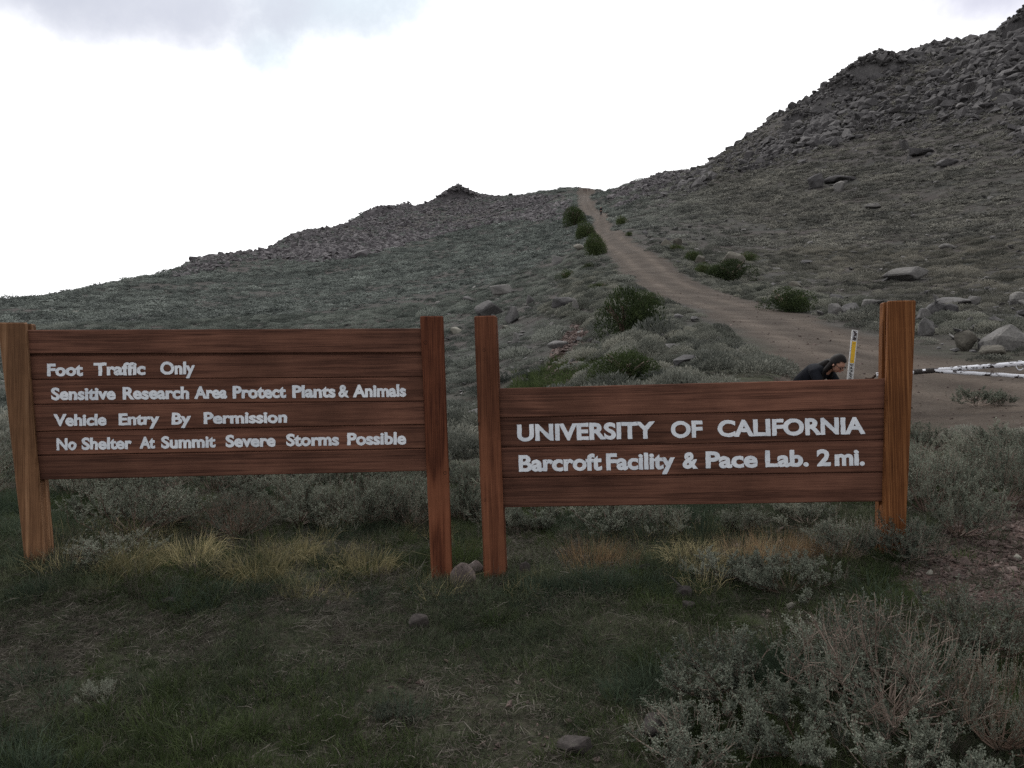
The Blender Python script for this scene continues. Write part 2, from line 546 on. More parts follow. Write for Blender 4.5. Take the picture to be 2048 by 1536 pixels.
SKY = [(-250, 640, 130), (-120, 618, 135), (0, 603, 140), (100, 590, 160), (200, 574, 190), (300, 560, 240), (345, 547, 270), (390, 527, 300), (425, 523, 300),
       (500, 519, 330), (540, 497, 350), (575, 472, 365), (640, 462, 380), (700, 443, 400), (735, 420, 420), (765, 411, 430), (800, 414, 440),
       (870, 396, 470), (893, 380, 478), (916, 371, 480), (940, 381, 480), (968, 392, 480), (1050, 389, 450), (1150, 383, 430), (1200, 378, 400), (1280, 358, 320),
       (1350, 339, 260), (1420, 326, 240), (1480, 281, 225), (1540, 234, 215), (1610, 201, 210), (1680, 152, 215),
       (1720, 118, 220), (1790, 120, 230), (1830, 126, 235), (1900, 82, 230), (1960, 72, 220), (2010, 52, 210),
       (2048, 24, 205), (2200, -60, 200), (2400, -140, 195)]
CTRL = [  # (px, py, horizontal distance)
    # near, the posts and just behind
    (66, 1116, 5.08), (300, 1130, 4.85), (470, 1135, 4.75), (884, 1142, 4.64), (990, 1142, 4.58), (1400, 1112, 4.62), (1783, 1086, 4.88), (2040, 1075, 5.15), (-200, 1110, 5.6), (2300, 1060, 5.6),
    (100, 1008, 6.6), (700, 1015, 6.2), (1300, 1005, 6.2), (1900, 985, 6.3),
    (0, 930, 8.5), (500, 935, 8.8), (920, 950, 9.0), (1300, 940, 8.4), (1650, 905, 8.6), (1900, 905, 8.6),
    # left slope across the gully
    (0, 860, 14), (0, 775, 28), (0, 700, 55), (0, 645, 90), (-250, 790, 26), (-250, 700, 70),
    (250, 860, 14), (250, 775, 28), (250, 700, 52), (250, 640, 90), (250, 595, 145),
    (500, 860, 14), (500, 775, 27), (500, 700, 47), (500, 640, 80), (500, 595, 130), (500, 555, 220),
    (720, 860, 13.5), (720, 775, 26), (720, 700, 42), (720, 630, 75), (720, 575, 130), (720, 520, 230), (720, 480, 320),
    (920, 830, 19), (920, 760, 27), (920, 700, 38), (920, 650, 52), (920, 600, 77), (920, 560, 120), (920, 520, 190), (920, 470, 290), (920, 420, 410),
    (1040, 800, 18), (1040, 740, 24), (1040, 690, 32), (1040, 630, 46), (1040, 580, 68), (1040, 530, 112), (1040, 470, 220), (1040, 425, 340),
    (1130, 720, 22), (1150, 670, 27), (1140, 620, 37), (1130, 560, 62), (1130, 500, 110), (1130, 445, 200), (1130, 410, 310),
    # the bank and the road
    (1200, 790, 14), (1190, 720, 19), (1230, 650, 27), (1300, 700, 18.5), (1290, 780, 12.6), (1330, 620, 31), (1240, 590, 40), (1200, 540, 60),
    (1400, 690, 18), (1400, 780, 11.4), (1500, 740, 13.2), (1560, 770, 11.6), (1480, 690, 18),
    (1700, 828, 11.8), (1640, 838, 11.4), (1700, 715, 17), (1600, 660, 23.5), (1500, 630, 29), (1400, 600, 38), (1300, 547, 52), (1265, 505, 68),
    (1230, 462, 100), (1206, 432, 175), (1178, 402, 265), (1172, 388, 380),
    # right slope
    (1900, 855, 10.9), (1900, 785, 14), (1900, 735, 17), (1850, 700, 20), (2020, 700, 19.5), (1750, 655, 26), (1950, 640, 28), (1800, 605, 42), (2000, 590, 42),
    (1650, 600, 40), (1600, 570, 50), (1800, 550, 62), (2000, 530, 62), (1800, 500, 84), (2000, 470, 84), (1800, 430, 112), (2000, 390, 112),
    (1800, 350, 142), (2000, 290, 140), (1800, 250, 176), (2000, 170, 170), (1650, 300, 168), (1650, 400, 130), (1650, 500, 82), (1650, 230, 195),
    (1500, 575, 50), (1500, 520, 76), (1500, 470, 102), (1500, 400, 142), (1500, 330, 182), (1380, 540, 57), (1350, 480, 88), (1350, 420, 142), (1350, 370, 212),
    (1270, 445, 140), (1260, 405, 220), (1245, 380, 310),
    (2250, 780, 14), (2250, 650, 24), (2250, 500, 62), (2250, 350, 110), (2250, 120, 165)]
EPS = 4.0
AZS = 2.0
ctl_a, ctl_l, ctl_s = [], [], []


def add_ctl(x, y, z):
    d = math.hypot(x, y)
    ctl_a.append(math.atan2(x, y)); ctl_l.append(math.log(d)); ctl_s.append(z / (d + EPS))


for c in CTRL:
    add_ctl(*P(*c))
for c in SKY:
    c = (c[0], c[1] + (9 if c[0] > 1380 else 3 if c[0] > 500 else 1), c[2])
    p = P(*c)
    add_ctl(*p)
    for k, dz in ((1.35, -0.07), (2.2, -0.22), (4.0, -0.5)):
        add_ctl(p[0] * k, p[1] * k, p[2] + dz * c[2])
for a in (-60, -35, -15, 5, 25, 45, 65):
    for d, z in ((0.3, 0), (1.2, 0.0), (2.6, 0.0), (3.6, 0.02)):
        add_ctl(d * math.sin(R(a)), d * math.cos(R(a)), z + (0.05 if a > 20 and d > 2 else 0))
for a in (-150, -120, -90, -65, 65, 90, 120, 150, 180):
    s = math.sin(R(a))
    for d in (0.3, 1.5, 6, 20, 70, 300, 1300):
        z = 0.0 if d < 5 else (s * 0.14 - 0.03) * d * (0.4 if d < 30 else 1) if d < 400 else -60 + 60 * s
        add_ctl(d * s, d * math.cos(R(a)), z)
CA, CLN, CS = map(np.array, (ctl_a, ctl_l, ctl_s))


def tps_fit():
    X = np.stack([CA * AZS, CLN], 1)
    D = np.linalg.norm(X[:, None] - X[None], axis=2)
    K = np.where(D > 0, D * D * np.log(D + 1e-12), 0)
    K += np.eye(len(X)) * 2e-4
    Pm = np.concatenate([np.ones((len(X), 1)), X], 1)
    A = np.block([[K, Pm], [Pm.T, np.zeros((3, 3))]])
    sol = np.linalg.solve(A, np.concatenate([CS, np.zeros(3)]))
    return X, sol


TX, TSOL = tps_fit()


def tps(a, l):
    q = np.stack([a * AZS, l], 1)
    out = np.empty(len(q))
    for i in range(0, len(q), 20000):
        s = q[i:i + 20000]
        D2 = ((s[:, None] - TX[None]) ** 2).sum(2)
        out[i:i + 20000] = (0.5 * D2 * np.log(D2 + 1e-20)) @ TSOL[:-3] + TSOL[-3] + s @ TSOL[-2:]
    return out


def vnoise(x, y, seed=0):
    xi, yi = np.floor(x).astype(np.int64), np.floor(y).astype(np.int64)
    fx, fy = x - xi, y - yi
    fx, fy = fx * fx * (3 - 2 * fx), fy * fy * (3 - 2 * fy)

    def h(i, j):
        n = (i * 374761393 + j * 668265263 + seed * 974711) & 0x7fffffff
        n = ((n ^ (n >> 13)) * 1274126177) & 0x7fffffff
        return ((n ^ (n >> 16)) & 0xffff) / 65535.0
    return (h(xi, yi) * (1 - fx) + h(xi + 1, yi) * fx) * (1 - fy) + (h(xi, yi + 1) * (1 - fx) + h(xi + 1, yi + 1) * fx) * fy


def fbm(x, y, wl, octs=4, seed=0, gain=0.5):
    s, a, tot = 0, 1.0, 0
    for o in range(octs):
        s = s + a * (vnoise(x / wl * 2 ** o + 17.3 * o, y / wl * 2 ** o - 9.1 * o, seed + o) - 0.5)
        tot += a
        a *= gain
    return s / tot * 2


# road centre line: directions, distance, half width
ROAD = [(2500, 830, 11.5, 2.4), (2150, 800, 13, 2.2), (1900, 770, 14.5, 2.1), (1790, 735, 15.8, 2.0), (1690, 692, 18.0, 1.75), (1578, 652, 24, 1.75), (1500, 627, 30, 1.8), (1410, 600, 38, 1.85), (1352, 570, 45, 1.95), (1312, 547, 52, 1.9),
        (1265, 505, 68, 1.75), (1213, 460, 100, 1.6), (1202, 430, 175, 1.7), (1170, 402, 265, 2.4), (1172, 388, 380, 4.0), (1178, 378, 480, 4.0)]
ROADP = np.array([[*P(a, b, d)[:2], hw] for a, b, d, hw in ROAD])


def road_dist(x, y):
    """signed-like measure: distance to the centre line minus half width"""
    best = np.full(x.shape, 1e9)
    for i in range(len(ROADP) - 1):
        a, b = ROADP[i], ROADP[i + 1]
        ab = b[:2] - a[:2]
        t = np.clip(((x - a[0]) * ab[0] + (y - a[1]) * ab[1]) / (ab @ ab), 0, 1)
        dd = np.hypot(x - a[0] - t * ab[0], y - a[1] - t * ab[1]) - (a[2] + t * (b[2] - a[2]))
        best = np.minimum(best, dd)
    return best


def rut_mask(x, y):
    """1 along the two wheel tracks"""
    out = np.zeros(x.shape)
    best = np.full(x.shape, 1e9)
    for i in range(len(ROADP) - 1):
        a, b = ROADP[i], ROADP[i + 1]
        ab = b[:2] - a[:2]
        t = np.clip(((x - a[0]) * ab[0] + (y - a[1]) * ab[1]) / (ab @ ab), 0, 1)
        c = np.hypot(x - a[0] - t * ab[0], y - a[1] - t * ab[1])
        m = c < best
        out = np.where(m, np.exp(-((c - .8) / .33) ** 2), out)
        best = np.minimum(best, c)
    return out


def in_poly(px, py, poly):
    inside = np.zeros(px.shape, bool)
    n = len(poly)
    for i in range(n):
        x1, y1 = poly[i]
        x2, y2 = poly[(i + 1) % n]
        c = ((y1 > py) != (y2 > py)) & (px < (x2 - x1) * (py - y1) / (y2 - y1 + 1e-12) + x1)
        inside ^= c
    return inside


AZ = np.concatenate([np.radians(np.arange(-180, -44, 3.0)), np.radians(np.arange(-44, 44.01, 0.11)), np.radians(np.arange(47, 180.1, 3.0))])
LD = np.linspace(math.log(0.28), math.log(1600), 440)
GA, GL = np.meshgrid(AZ, LD, indexing='ij')
GD = np.exp(GL)
GX, GY = GD * np.sin(GA), GD * np.cos(GA)
base_s = tps(GA.ravel(), GL.ravel()).reshape(GA.shape)
GZ = base_s * (GD + EPS)
rd = road_dist(GX, GY)
flat = np.clip(rd / 2.5, 0.0, 1.0) * 0.9 + 0.1
far = np.clip((GD - 5) / 20, 0, 1)
GZ += fbm(GX, GY, 0.9, 3, 3) * 0.035 * (1 - 0.5 * far) * flat
GZ += fbm(GX, GY, 5.0, 4, 11) * 0.22 * far * flat
GZ += fbm(GX, GY, 26.0, 4, 23) * np.clip((GD - 40) / 160, 0, 1) * 1.0 * flat


def HZ(x, y):
    """terrain height, bilinear in the terrain's own grid"""
    x, y = np.atleast_1d(np.asarray(x, float)), np.atleast_1d(np.asarray(y, float))
    a, l = np.arctan2(x, y), np.log(np.hypot(x, y) + 1e-9)
    i = np.clip(np.searchsorted(AZ, a) - 1, 0, len(AZ) - 2)
    fa = np.clip((a - AZ[i]) / (AZ[i + 1] - AZ[i]), 0, 1)
    lj = np.clip((l - LD[0]) / (LD[1] - LD[0]), 0, len(LD) - 1.001)
    j = lj.astype(int)
    fl = lj - j
    return (GZ[i, j] * (1 - fl) + GZ[i, j + 1] * fl) * (1 - fa) + (GZ[i + 1, j] * (1 - fl) + GZ[i + 1, j + 1] * fl) * fa


def hit(px, py, dmin=1.0):
    """where the line of sight through (px, py) meets the ground"""
    v = ray(px, py)
    v = v / math.hypot(v[0], v[1])
    ds = np.exp(np.linspace(math.log(dmin), math.log(900), 3000))
    g = CAM[2] + v[2] * ds - HZ(v[0] * ds, v[1] * ds)
    k = np.argmax(g < 0)
    if g[k] >= 0:
        k = np.argmin(g[1000:]) + 1000
    return np.array([v[0] * ds[k], v[1] * ds[k], float(HZ(v[0] * ds[k], v[1] * ds[k])[0])]), ds[k]


def slant(p):
    return float(np.dot(np.asarray(p) - CAM, fwd))


def project(x, y, z):
    q = np.stack([x, y, z - CAMZ], -1)
    dep = q @ fwd
    return 1024 + F * (q @ cr) / dep, 768 - F * (q @ cu) / dep


PX, PY = project(GX, GY, GZ)
PX[GY < 0.1] = -9999

# skyline distance per azimuth, so nothing is strewn on slopes that cannot be seen
sk_a = np.array([math.atan2(*P(*c)[:2]) for c in SKY])
sk_d = np.array([c[2] for c in SKY])


def sky_dist(a):
    return np.interp(a, sk_a, sk_d)


POLY_SCREE_R = [(1330, 420), (1260, 380), (1290, 350), (1420, 320), (1480, 250), (1700, 60), (2300, -300), (2300, 330), (2048, 320), (1900, 330), (1750, 330), (1600, 330), (1450, 350)]
POLY_RIDGE_L = [(330, 560), (380, 500), (560, 420), (900, 300), (1000, 385), (1130, 392), (1140, 425), (1060, 440), (960, 452), (860, 478), (740, 512), (620, 528), (500, 535), (420, 545)]
POLY_RUBBLE_L = [(1070, 410), (1145, 390), (1150, 430), (1090, 450), (1040, 440)]
POLY_RUBBLE_R = [(1215, 385), (1330, 345), (1420, 335), (1440, 350), (1350, 390), (1290, 415), (1235, 420), (1215, 410)]
POLY_DITCH = [(1150, 640), (1185, 680), (1160, 740), (1135, 790), (1060, 800), (1095, 740), (1110, 700)]
POLY_LOT = [(1640, 680), (1720, 700), (1760, 722), (1850, 735), (2400, 745), (2400, 850), (1850, 850), (1640, 850), (1560, 770), (1560, 700)]
POLY_GRAVEL = [(1880, 1060), (1960, 1000), (2300, 960), (2900, 900), (2900, 1340), (2300, 1260), (2000, 1225), (1840, 1200), (1780, 1140)]
POLY_GREEN = [(1050, 745), (1110, 735), (1120, 770), (1050, 790)]


def zone(px, py, poly, x=None, y=None):
    return in_poly(px, py, poly)


def smooth_poly(poly, jit_x, jit_y):
    return in_poly(PX + jit_x, PY + jit_y, poly).astype(float)


j1 = fbm(GX, GY, 3.0, 4, 41)
j2 = fbm(GX, GY, 3.0, 4, 57)
jf = fbm(GX, GY, 40.0, 4, 77)
a_road = np.clip(0.5 - (rd + fbm(GX, GY, 2.5, 3, 5) * 0.7) / 0.7, 0, 1)
a_lot = smooth_poly(POLY_LOT, j1 * 45, j2 * 22)
a_road = np.maximum(a_road, a_lot * (np.hypot(GX, GY) > 8.5))
a_rut = rut_mask(GX, GY) * np.clip(.75 + fbm(GX, GY, 4, 3, 61), 0, 1)
a_gravel = smooth_poly(POLY_GRAVEL, j1 * 60, j2 * 40) * (GD < 8)
a_scree = np.maximum(smooth_poly(POLY_SCREE_R, jf * 60, jf * 40), smooth_poly(POLY_RIDGE_L, jf * 20, jf * 12)) * (GD > 80)
a_scree = np.maximum(a_scree, np.maximum(smooth_poly(POLY_RUBBLE_L, 0, jf * 8), smooth_poly(POLY_RUBBLE_R, 0, jf * 10)) * (GD > 80))
a_ditch = smooth_poly(POLY_DITCH, j1 * 14, j2 * 14) * (GD > 12) * (GD < 45)


def build_terrain():
    na, nl = GX.shape
    V = np.stack([GX, GY, GZ], -1).reshape(-1, 3).astype(np.float32)
    ii, jj = np.meshgrid(np.arange(na - 1), np.arange(nl - 1), indexing='ij')
    a = (ii * nl + jj).ravel()
    q = np.stack([a, a + 1, a + nl + 1, a + nl], 1)
    extra_c = len(V)
    V = np.vstack([V, [[0, 0, float(GZ[:, 0].mean())]]]).astype(np.float32)
    tri = np.stack([np.full(na - 1, extra_c), np.arange(na - 1) * nl, (np.arange(na - 1) + 1) * nl], 1)
    me = bpy.data.meshes.new('hillside')
    me.vertices.add(len(V))
    me.vertices.foreach_set('co', V.ravel())
    loops = np.concatenate([q[:, ::-1].ravel() if False else q.ravel(), tri.ravel()]).astype(np.int32)
    me.loops.add(len(loops))
    me.loops.foreach_set('vertex_index', loops)
    st = np.concatenate([np.arange(len(q)) * 4, len(q) * 4 + np.arange(len(tri)) * 3]).astype(np.int32)
    me.polygons.add(len(st))
    me.polygons.foreach_set('loop_start', st)
    me.polygons.foreach_set('use_smooth', [True] * len(st))
    me.update(calc_edges=True)
    me.validate()
    for nm, arr in (('road', a_road), ('gravel', a_gravel), ('scree', a_scree), ('ditch', a_ditch), ('rut', a_rut)):
        at = me.attributes.new(nm, 'FLOAT', 'POINT')
        at.data.foreach_set('value', np.append(arr.ravel(), 0).astype(np.float32))
    # make the normals point up
    if me.polygons[len(me.polygons) // 2].normal.z < 0:
        me.flip_normals()
    m, t, b, out = new_mat('hillside_ground')
    g = nd(t, 'ShaderNodeNewGeometry')
    pos = g.outputs['Position']

    def at(nm):
        return nd(t, 'ShaderNodeAttribute', attribute_name=nm).outputs['Fac']
    n_s = noise_tex(t, 22, 5, 0.65, pos)
    n_m = noise_tex(t, 2.6, 5, 0.6, pos)
    n_l = noise_tex(t, 0.16, 6, 0.6, pos)
    n_f = noise_tex(t, 0.9, 6, 0.68, pos)
    soil = ramp(t, [(0.25, (0.021, 0.0195, 0.015)), (0.5, (0.041, 0.037, 0.029)), (0.78, (0.085, 0.076, 0.060))], n_s)
    green = ramp(t, [(0.3, (0.026, 0.031, 0.018)), (0.7, (0.062, 0.066, 0.042))], n_s)
    mg = nd(t, 'ShaderNodeMapRange', ins={'From Min': 0.4, 'From Max': 0.62})
    t.links.new(n_m, mg.inputs['Value'])
    near_c = mixc(t, mg.outputs['Result'], soil, green)
    far_c = ramp(t, [(0.28, (0.024, 0.022, 0.022)), (0.5, (0.046, 0.043, 0.043)), (0.75, (0.085, 0.081, 0.080))], n_f)
    tintv = ramp(t, [(0.3, (0.82, 0.95, 0.85)), (0.7, (1.12, 1.02, 0.97))], n_l)
    far_c = mixc(t, 1.0, far_c, tintv, 'MULTIPLY')
    ln = nd(t, 'ShaderNodeVectorMath', operation='LENGTH')
    t.links.new(pos, ln.inputs[0])
    fr = nd(t, 'ShaderNodeMapRange', interpolation_type='SMOOTHSTEP', ins={'From Min': 7, 'From Max': 30})
    t.links.new(ln.outputs['Value'], fr.inputs['Value'])
    c = mixc(t, fr.outputs['Result'], near_c, far_c)
    rock = ramp(t, [(0.3, (0.040, 0.036, 0.035)), (0.6, (0.070, 0.064, 0.062)), (0.8, (0.10, 0.093, 0.09))], n_f)
    half = nd(t, 'ShaderNodeMath', operation='MULTIPLY', ins={1: 0.65})
    t.links.new(at('scree'), half.inputs[0])
    c = mixc(t, half.outputs[0], c, rock)
    # the dirt road
    mpr = nd(t, 'ShaderNodeMapping', ins={'Scale': (1, 1, 1)})
    t.links.new(pos, mpr.inputs['Vector'])
    rdn = noise_tex(t, 0.8, 7, 0.65, mpr.outputs['Vector'])
    rc = ramp(t, [(0.3, (0.043, 0.033, 0.027)), (0.5, (0.067, 0.0535, 0.0435)), (0.72, (0.098, 0.080, 0.067))], rdn)
    spk = nd(t, 'ShaderNodeMapRange', ins={'From Min': 0.35, 'From Max': 0.68, 'To Min': 0.72, 'To Max': 1.22})
    t.links.new(n_s, spk.inputs['Value'])
    rc = mixc(t, 1.0, rc, spk.outputs['Result'], 'MULTIPLY')
    rl = nd(t, 'ShaderNodeMapRange', ins={'To Min': 0.86, 'To Max': 1.28})
    t.links.new(at('rut'), rl.inputs['Value'])
    rc = mixc(t, 1.0, rc, rl.outputs['Result'], 'MULTIPLY')
    c = mixc(t, at('road'), c, rc)
    gc = ramp(t, [(0.3, (0.055, 0.036, 0.032)), (0.6, (0.10, 0.07, 0.062)), (0.8, (0.16, 0.12, 0.11))], n_s)
    c = mixc(t, at('gravel'), c, gc)
    c = mixc(t, at('ditch'), c, gc)
    t.links.new(c, b.inputs['Base Color'])
    b.inputs['Roughness'].default_value = 0.95
    b.inputs['Specular IOR Level'].default_value = 0.1
    hsum = nd(t, 'ShaderNodeMath', operation='MULTIPLY_ADD', ins={1: 8.0})
    t.links.new(n_f, hsum.inputs[0])
    t.links.new(n_s, hsum.inputs[2])
    calm = nd(t, 'ShaderNodeMath', operation='MULTIPLY_ADD', ins={1: -0.42, 2: 0.55})
    t.links.new(at('road'), calm.inputs[0])
    bn = nd(t, 'ShaderNodeBump', ins={'Distance': 0.03})
    t.links.new(calm.outputs[0], bn.inputs['Strength'])
    t.links.new(hsum.outputs[0], bn.inputs['Height'])
    t.links.new(bn.outputs['Normal'], b.inputs['Normal'])
    me.materials.append(m)
    o = obj('hillside', me)
    tag(o, 'grey-green mountain slope with a pale dirt track running up to the ridge', 'hillside', kind='structure')
    return o


build_terrain()

# ------------------------------------------------------------------ plant and rock prototypes (mesh data only)


def unit(v):
    return v / (np.linalg.norm(v, axis=-1, keepdims=True) + 1e-9)


def rv(n, s=1.0):
    return rng.normal(size=(n, 3)) * s


def sage_meshes(name, n_stem=14, height=0.42, spread=0.38, twigs=7, leaves=22, leaf=(0.016, 0.0035), stalks=18, bare=0.0, lean=1.0):
    """sagebrush: returns (stems mesh, foliage mesh) of a clump about 2*spread wide"""
    st, fo = MB(), MB()
    for i in range(n_stem):
        az = rng.uniform(0, 2 * math.pi)
        out = spread * math.sqrt(rng.uniform(0.02, 1)) * lean
        h = height * (1 - 0.45 * (out / spread) ** 2) * rng.uniform(0.75, 1.1)
        end = np.array([out * math.cos(az), out * math.sin(az), h])
        mid = end * np.array([0.62, 0.62, 0.38]) + rv(1, 0.025)[0]
        t = np.linspace(0, 1, 7)[:, None]
        pts = (2 * t * (1 - t)) * mid + t * t * end + rv(7, 0.006) * t
        st.tube(pts, np.linspace(0.0075, 0.0022, 7) * (height / 0.42), 4)
        for k in range(twigs):
            tt = rng.uniform(0.42, 1.0)
            b0 = (2 * tt * (1 - tt)) * mid + tt * tt * end
            dr = unit(np.array([math.cos(az), math.sin(az), 0]) * rng.uniform(-0.2, 0.7) + rv(1, 0.5)[0] + np.array([0, 0, 0.95]))
            ln = rng.uniform(0.06, 0.15) * height / 0.42
            tip = b0 + dr * ln + np.array([0, 0, ln * 0.25])
            tw = np.stack([b0, b0 + dr * ln * 0.5, tip])
            st.tube(tw, [0.0022, 0.0016, 0.001], 3, False)
            if rng.uniform() < bare:
                for q in range(4):
                    s0 = b0 + (tip - b0) * rng.uniform(0.2, 0.9)
                    st.tube(np.stack([s0, s0 + unit(dr + rv(1, 0.5)[0]) * ln * 0.5]), [0.0014, 0.0007], 3, False)
                continue
            n = int(leaves * rng.uniform(0.7, 1.3))
            f = rng.uniform(0.1, 1.05, (n, 1))
            base = b0 + (tip - b0) * f + rv(n, 0.006)
            dirs = unit(dr + rv(n, 0.62))
            fo.leaves(base, dirs, rv(n), leaf[0] * rng.uniform(0.6, 1.3, n), leaf[1] * rng.uniform(0.7, 1.3, n))
    for i in range(stalks):
        az = rng.uniform(0, 2 * math.pi)
        out = spread * math.sqrt(rng.uniform(0, 1)) * 0.95
        h = height * (1 - 0.4 * (out / spread) ** 2)
        b0 = np.array([out * math.cos(az), out * math.sin(az), h * 0.8])
        tip = b0 + np.array([math.cos(az) * 0.03, math.sin(az) * 0.03, rng.uniform(0.09, 0.19) * height / 0.42]) + rv(1, 0.012)[0]
        st.tube(np.stack([b0, (b0 + tip) / 2 + rv(1, 0.004)[0], tip]), [0.0016, 0.0013, 0.0007], 3, False)
        n = 9
        base = b0 + (tip - b0) * rng.uniform(0.3, 1, (n, 1))
        fo.leaves(base, unit(rv(n) + np.array([0, 0, 0.9])), rv(n), leaf[0] * 0.55, leaf[1] * 0.9)
    return st.mesh(name + '_stems', [M['twig']]), fo.mesh(name + '_foliage', [M['sage']])


def sage_mid_mesh(name, n=520, mat='sage_bank', rad=0.5, h=0.42, leaf=0.075, wd=0.011, up=0.9):
    """a low cushion of upright shoots, for plants seen from ten metres and more"""
    fo = MB()
    az = rng.uniform(0, 2 * math.pi, n)
    r = rad * np.sqrt(rng.uniform(0, 1, n))
    lob = 1 + 0.18 * np.sin(az * 3 + rng.uniform(0, 6)) + 0.12 * np.sin(az * 5 + rng.uniform(0, 6))
    r = r * lob
    z = h * (1 - (r / rad / 1.25) ** 2) * rng.uniform(0.45, 1.0, n)
    base = np.stack([r * np.cos(az), r * np.sin(az), np.maximum(z - leaf * 0.6, -0.02)], 1)
    dirs = unit(np.stack([np.cos(az) * r / rad * 0.8, np.sin(az) * r / rad * 0.8, np.full(n, up)], 1) + rv(n, 0.32))
    fo.leaves(base, dirs, rv(n), leaf * rng.uniform(0.6, 1.4, n), wd * rng.uniform(0.7, 1.4, n))
    return fo.mesh(name, [M[mat]])


def cushion_mesh(name, n, mat, rad=0.5, h=0.30, leaf=0.14, wd=0.06, spikes=0.3):
    """a rounded cushion shingled with leaf clumps, for plants seen from far off"""
    fo = MB()
    d = rv(n)
    d[:, 2] = np.abs(d[:, 2]) * 0.9 + 0.05
    d = unit(d)
    lob = 1 + 0.2 * np.sin(np.arctan2(d[:, 1], d[:, 0]) * 3 + rng.uniform(0, 6)) + 0.15 * rng.normal(size=n)
    base = d * np.array([rad, rad, h]) * lob[:, None]
    nrm = unit(d * np.array([1, 1, 1.8]) + rv(n, 0.16))
    tang = unit(np.cross(nrm, rv(n)) + nrm * np.where(rng.uniform(size=n) < spikes, 1.2, 0.15)[:, None] + np.array([0, 0, 0.25]))
    fo.leaves(base - tang * leaf * 0.5, tang, nrm, leaf * rng.uniform(0.7, 1.5, n), wd * rng.uniform(0.7, 1.4, n))
    return fo.mesh(name, [M[mat]])


def bush_mesh(name, n=2600, mat='bush', leaf=0.035, seed=0):
    """dense evergreen mound of unit radius: leaves on several overlapping lobes"""
    fo = MB()
    lobes = []
    for i in range(11):
        a = rng.uniform(0, 2 * math.pi)
        r = rng.uniform(0.1, 0.68)
        lobes.append((np.array([r * math.cos(a), r * math.sin(a), rng.uniform(0.12, 0.55) * (1.1 - r)]), rng.uniform(0.28, 0.45)))
    lobes.append((np.array([0, 0, 0.35]), 0.5))
    per = n // len(lobes)
    for c, r in lobes:
        d = unit(rv(per))
        rr = r * rng.uniform(0.72, 1.06, (per, 1))
        base = c + d * rr * np.array([1, 1, 0.9])
        k = base[:, 2] > -0.05
        base, d = base[k], d[k]
        fo.leaves(base, unit(d * 0.7 + rv(len(base), 0.5) + np.array([0, 0, 0.45])), d + rv(len(base), 0.4), leaf * rng.uniform(1.0, 2.2, len(base)), leaf * rng.uniform(0.3, 0.55, len(base)))
    return fo.mesh(name, [M[mat]])


def tuft_mesh(name, n, length, spread, wd, mat, lean=0.5, droop=0.25):
    mb = MB()
    a = rng.uniform(0, 2 * math.pi, n)
    r = spread * np.sqrt(rng.uniform(0, 1, n))
    base = np.stack([r * np.cos(a), r * np.sin(a), np.full(n, -0.004)], 1)
    L = length * rng.uniform(0.45, 1.15, n)
    a2 = a + rng.normal(size=n) * 0.8
    ln = lean * rng.uniform(0.1, 1.3, n)
    tip = base + np.stack([np.cos(a2) * L * ln, np.sin(a2) * L * ln, L * np.sqrt(np.clip(1 - (ln * .7) ** 2, 0.08, 1)) * (1 - droop * ln)], 1)
    bend = np.stack([np.zeros(n), np.zeros(n), L * droop * ln * 0.5], 1)
    mb.blades(base, tip, wd * rng.uniform(0.6, 1.3, n), bend)
    return mb.mesh(name, [M[mat]])


def litter_mesh(name, n=26, rad=0.09):
    mb = MB()
    for i in range(n):
        c = np.array([*rng.uniform(-rad, rad, 2), rng.uniform(0.002, 0.014)])
        a = rng.uniform(0, 2 * math.pi)
        L = rng.uniform(0.012, 0.06)
        d = np.array([math.cos(a), math.sin(a), rng.uniform(-.15, .3)]) * L
        mb.tube(np.stack([c - d / 2, c + rv(1, 0.003)[0], c + d / 2]), [0.0009, 0.0012, 0.0006], 3, False)
    return mb.mesh(name, [M['litter']])


def hull_mesh(name, npts, scale, mat, seed, bev=0.03, sub=0, rough=0.0, flat_top=False):
    """angular stone: hull of random points, slightly bevelled"""
    r = np.random.default_rng(seed)
    bm = bmesh.new()
    pts = unit(r.normal(size=(npts, 3))) * r.uniform(0.75, 1.0, (npts, 1))
    if flat_top:
        pts[:, 2] = np.clip(pts[:, 2], -0.55, 0.5 + r.uniform(-.06, .06, npts))
    for p in pts * np.asarray(scale):
        bm.verts.new(p)
    res = bmesh.ops.convex_hull(bm, input=bm.verts)
    bmesh.ops.delete(bm, geom=[v for v in bm.verts if not v.link_faces], context='VERTS')
    bmesh.ops.dissolve_limit(bm, angle_limit=0.14, verts=bm.verts, edges=bm.edges)
    if bev > 0:
        bmesh.ops.bevel(bm, geom=list(bm.edges), offset=bev * min(scale), segments=1, affect='EDGES', profile=0.6)
    if sub:
        bmesh.ops.triangulate(bm, faces=bm.faces)
        bmesh.ops.subdivide_edges(bm, edges=bm.edges, cuts=sub, use_grid_fill=True)
        bmesh.ops.recalc_face_normals(bm, faces=bm.faces)
        bm.normal_update()
        for v in bm.verts:
            p = v.co * 2.2 + Vector((seed * 3.1, 0, 0))
            nz = mnoise.fractal(p, 0.9, 2.1, 5) * rough
            v.co += v.normal * nz
    me = bpy.data.meshes.new(name)
    bm.to_mesh(me)
    bm.free()
    me.materials.append(M[mat] if isinstance(mat, str) else mat)
    return me


# ------------------------------------------------------------------ stuff: one object of many instances


PROTO = {}


def proto_collection(name, meshes):
    c = bpy.data.collections.new(name)      # never linked to the scene
    for i, me in enumerate(meshes):
        o = bpy.data.objects.new('%s_%02d' % (name, i), me)
        c.objects.link(o)
    return c


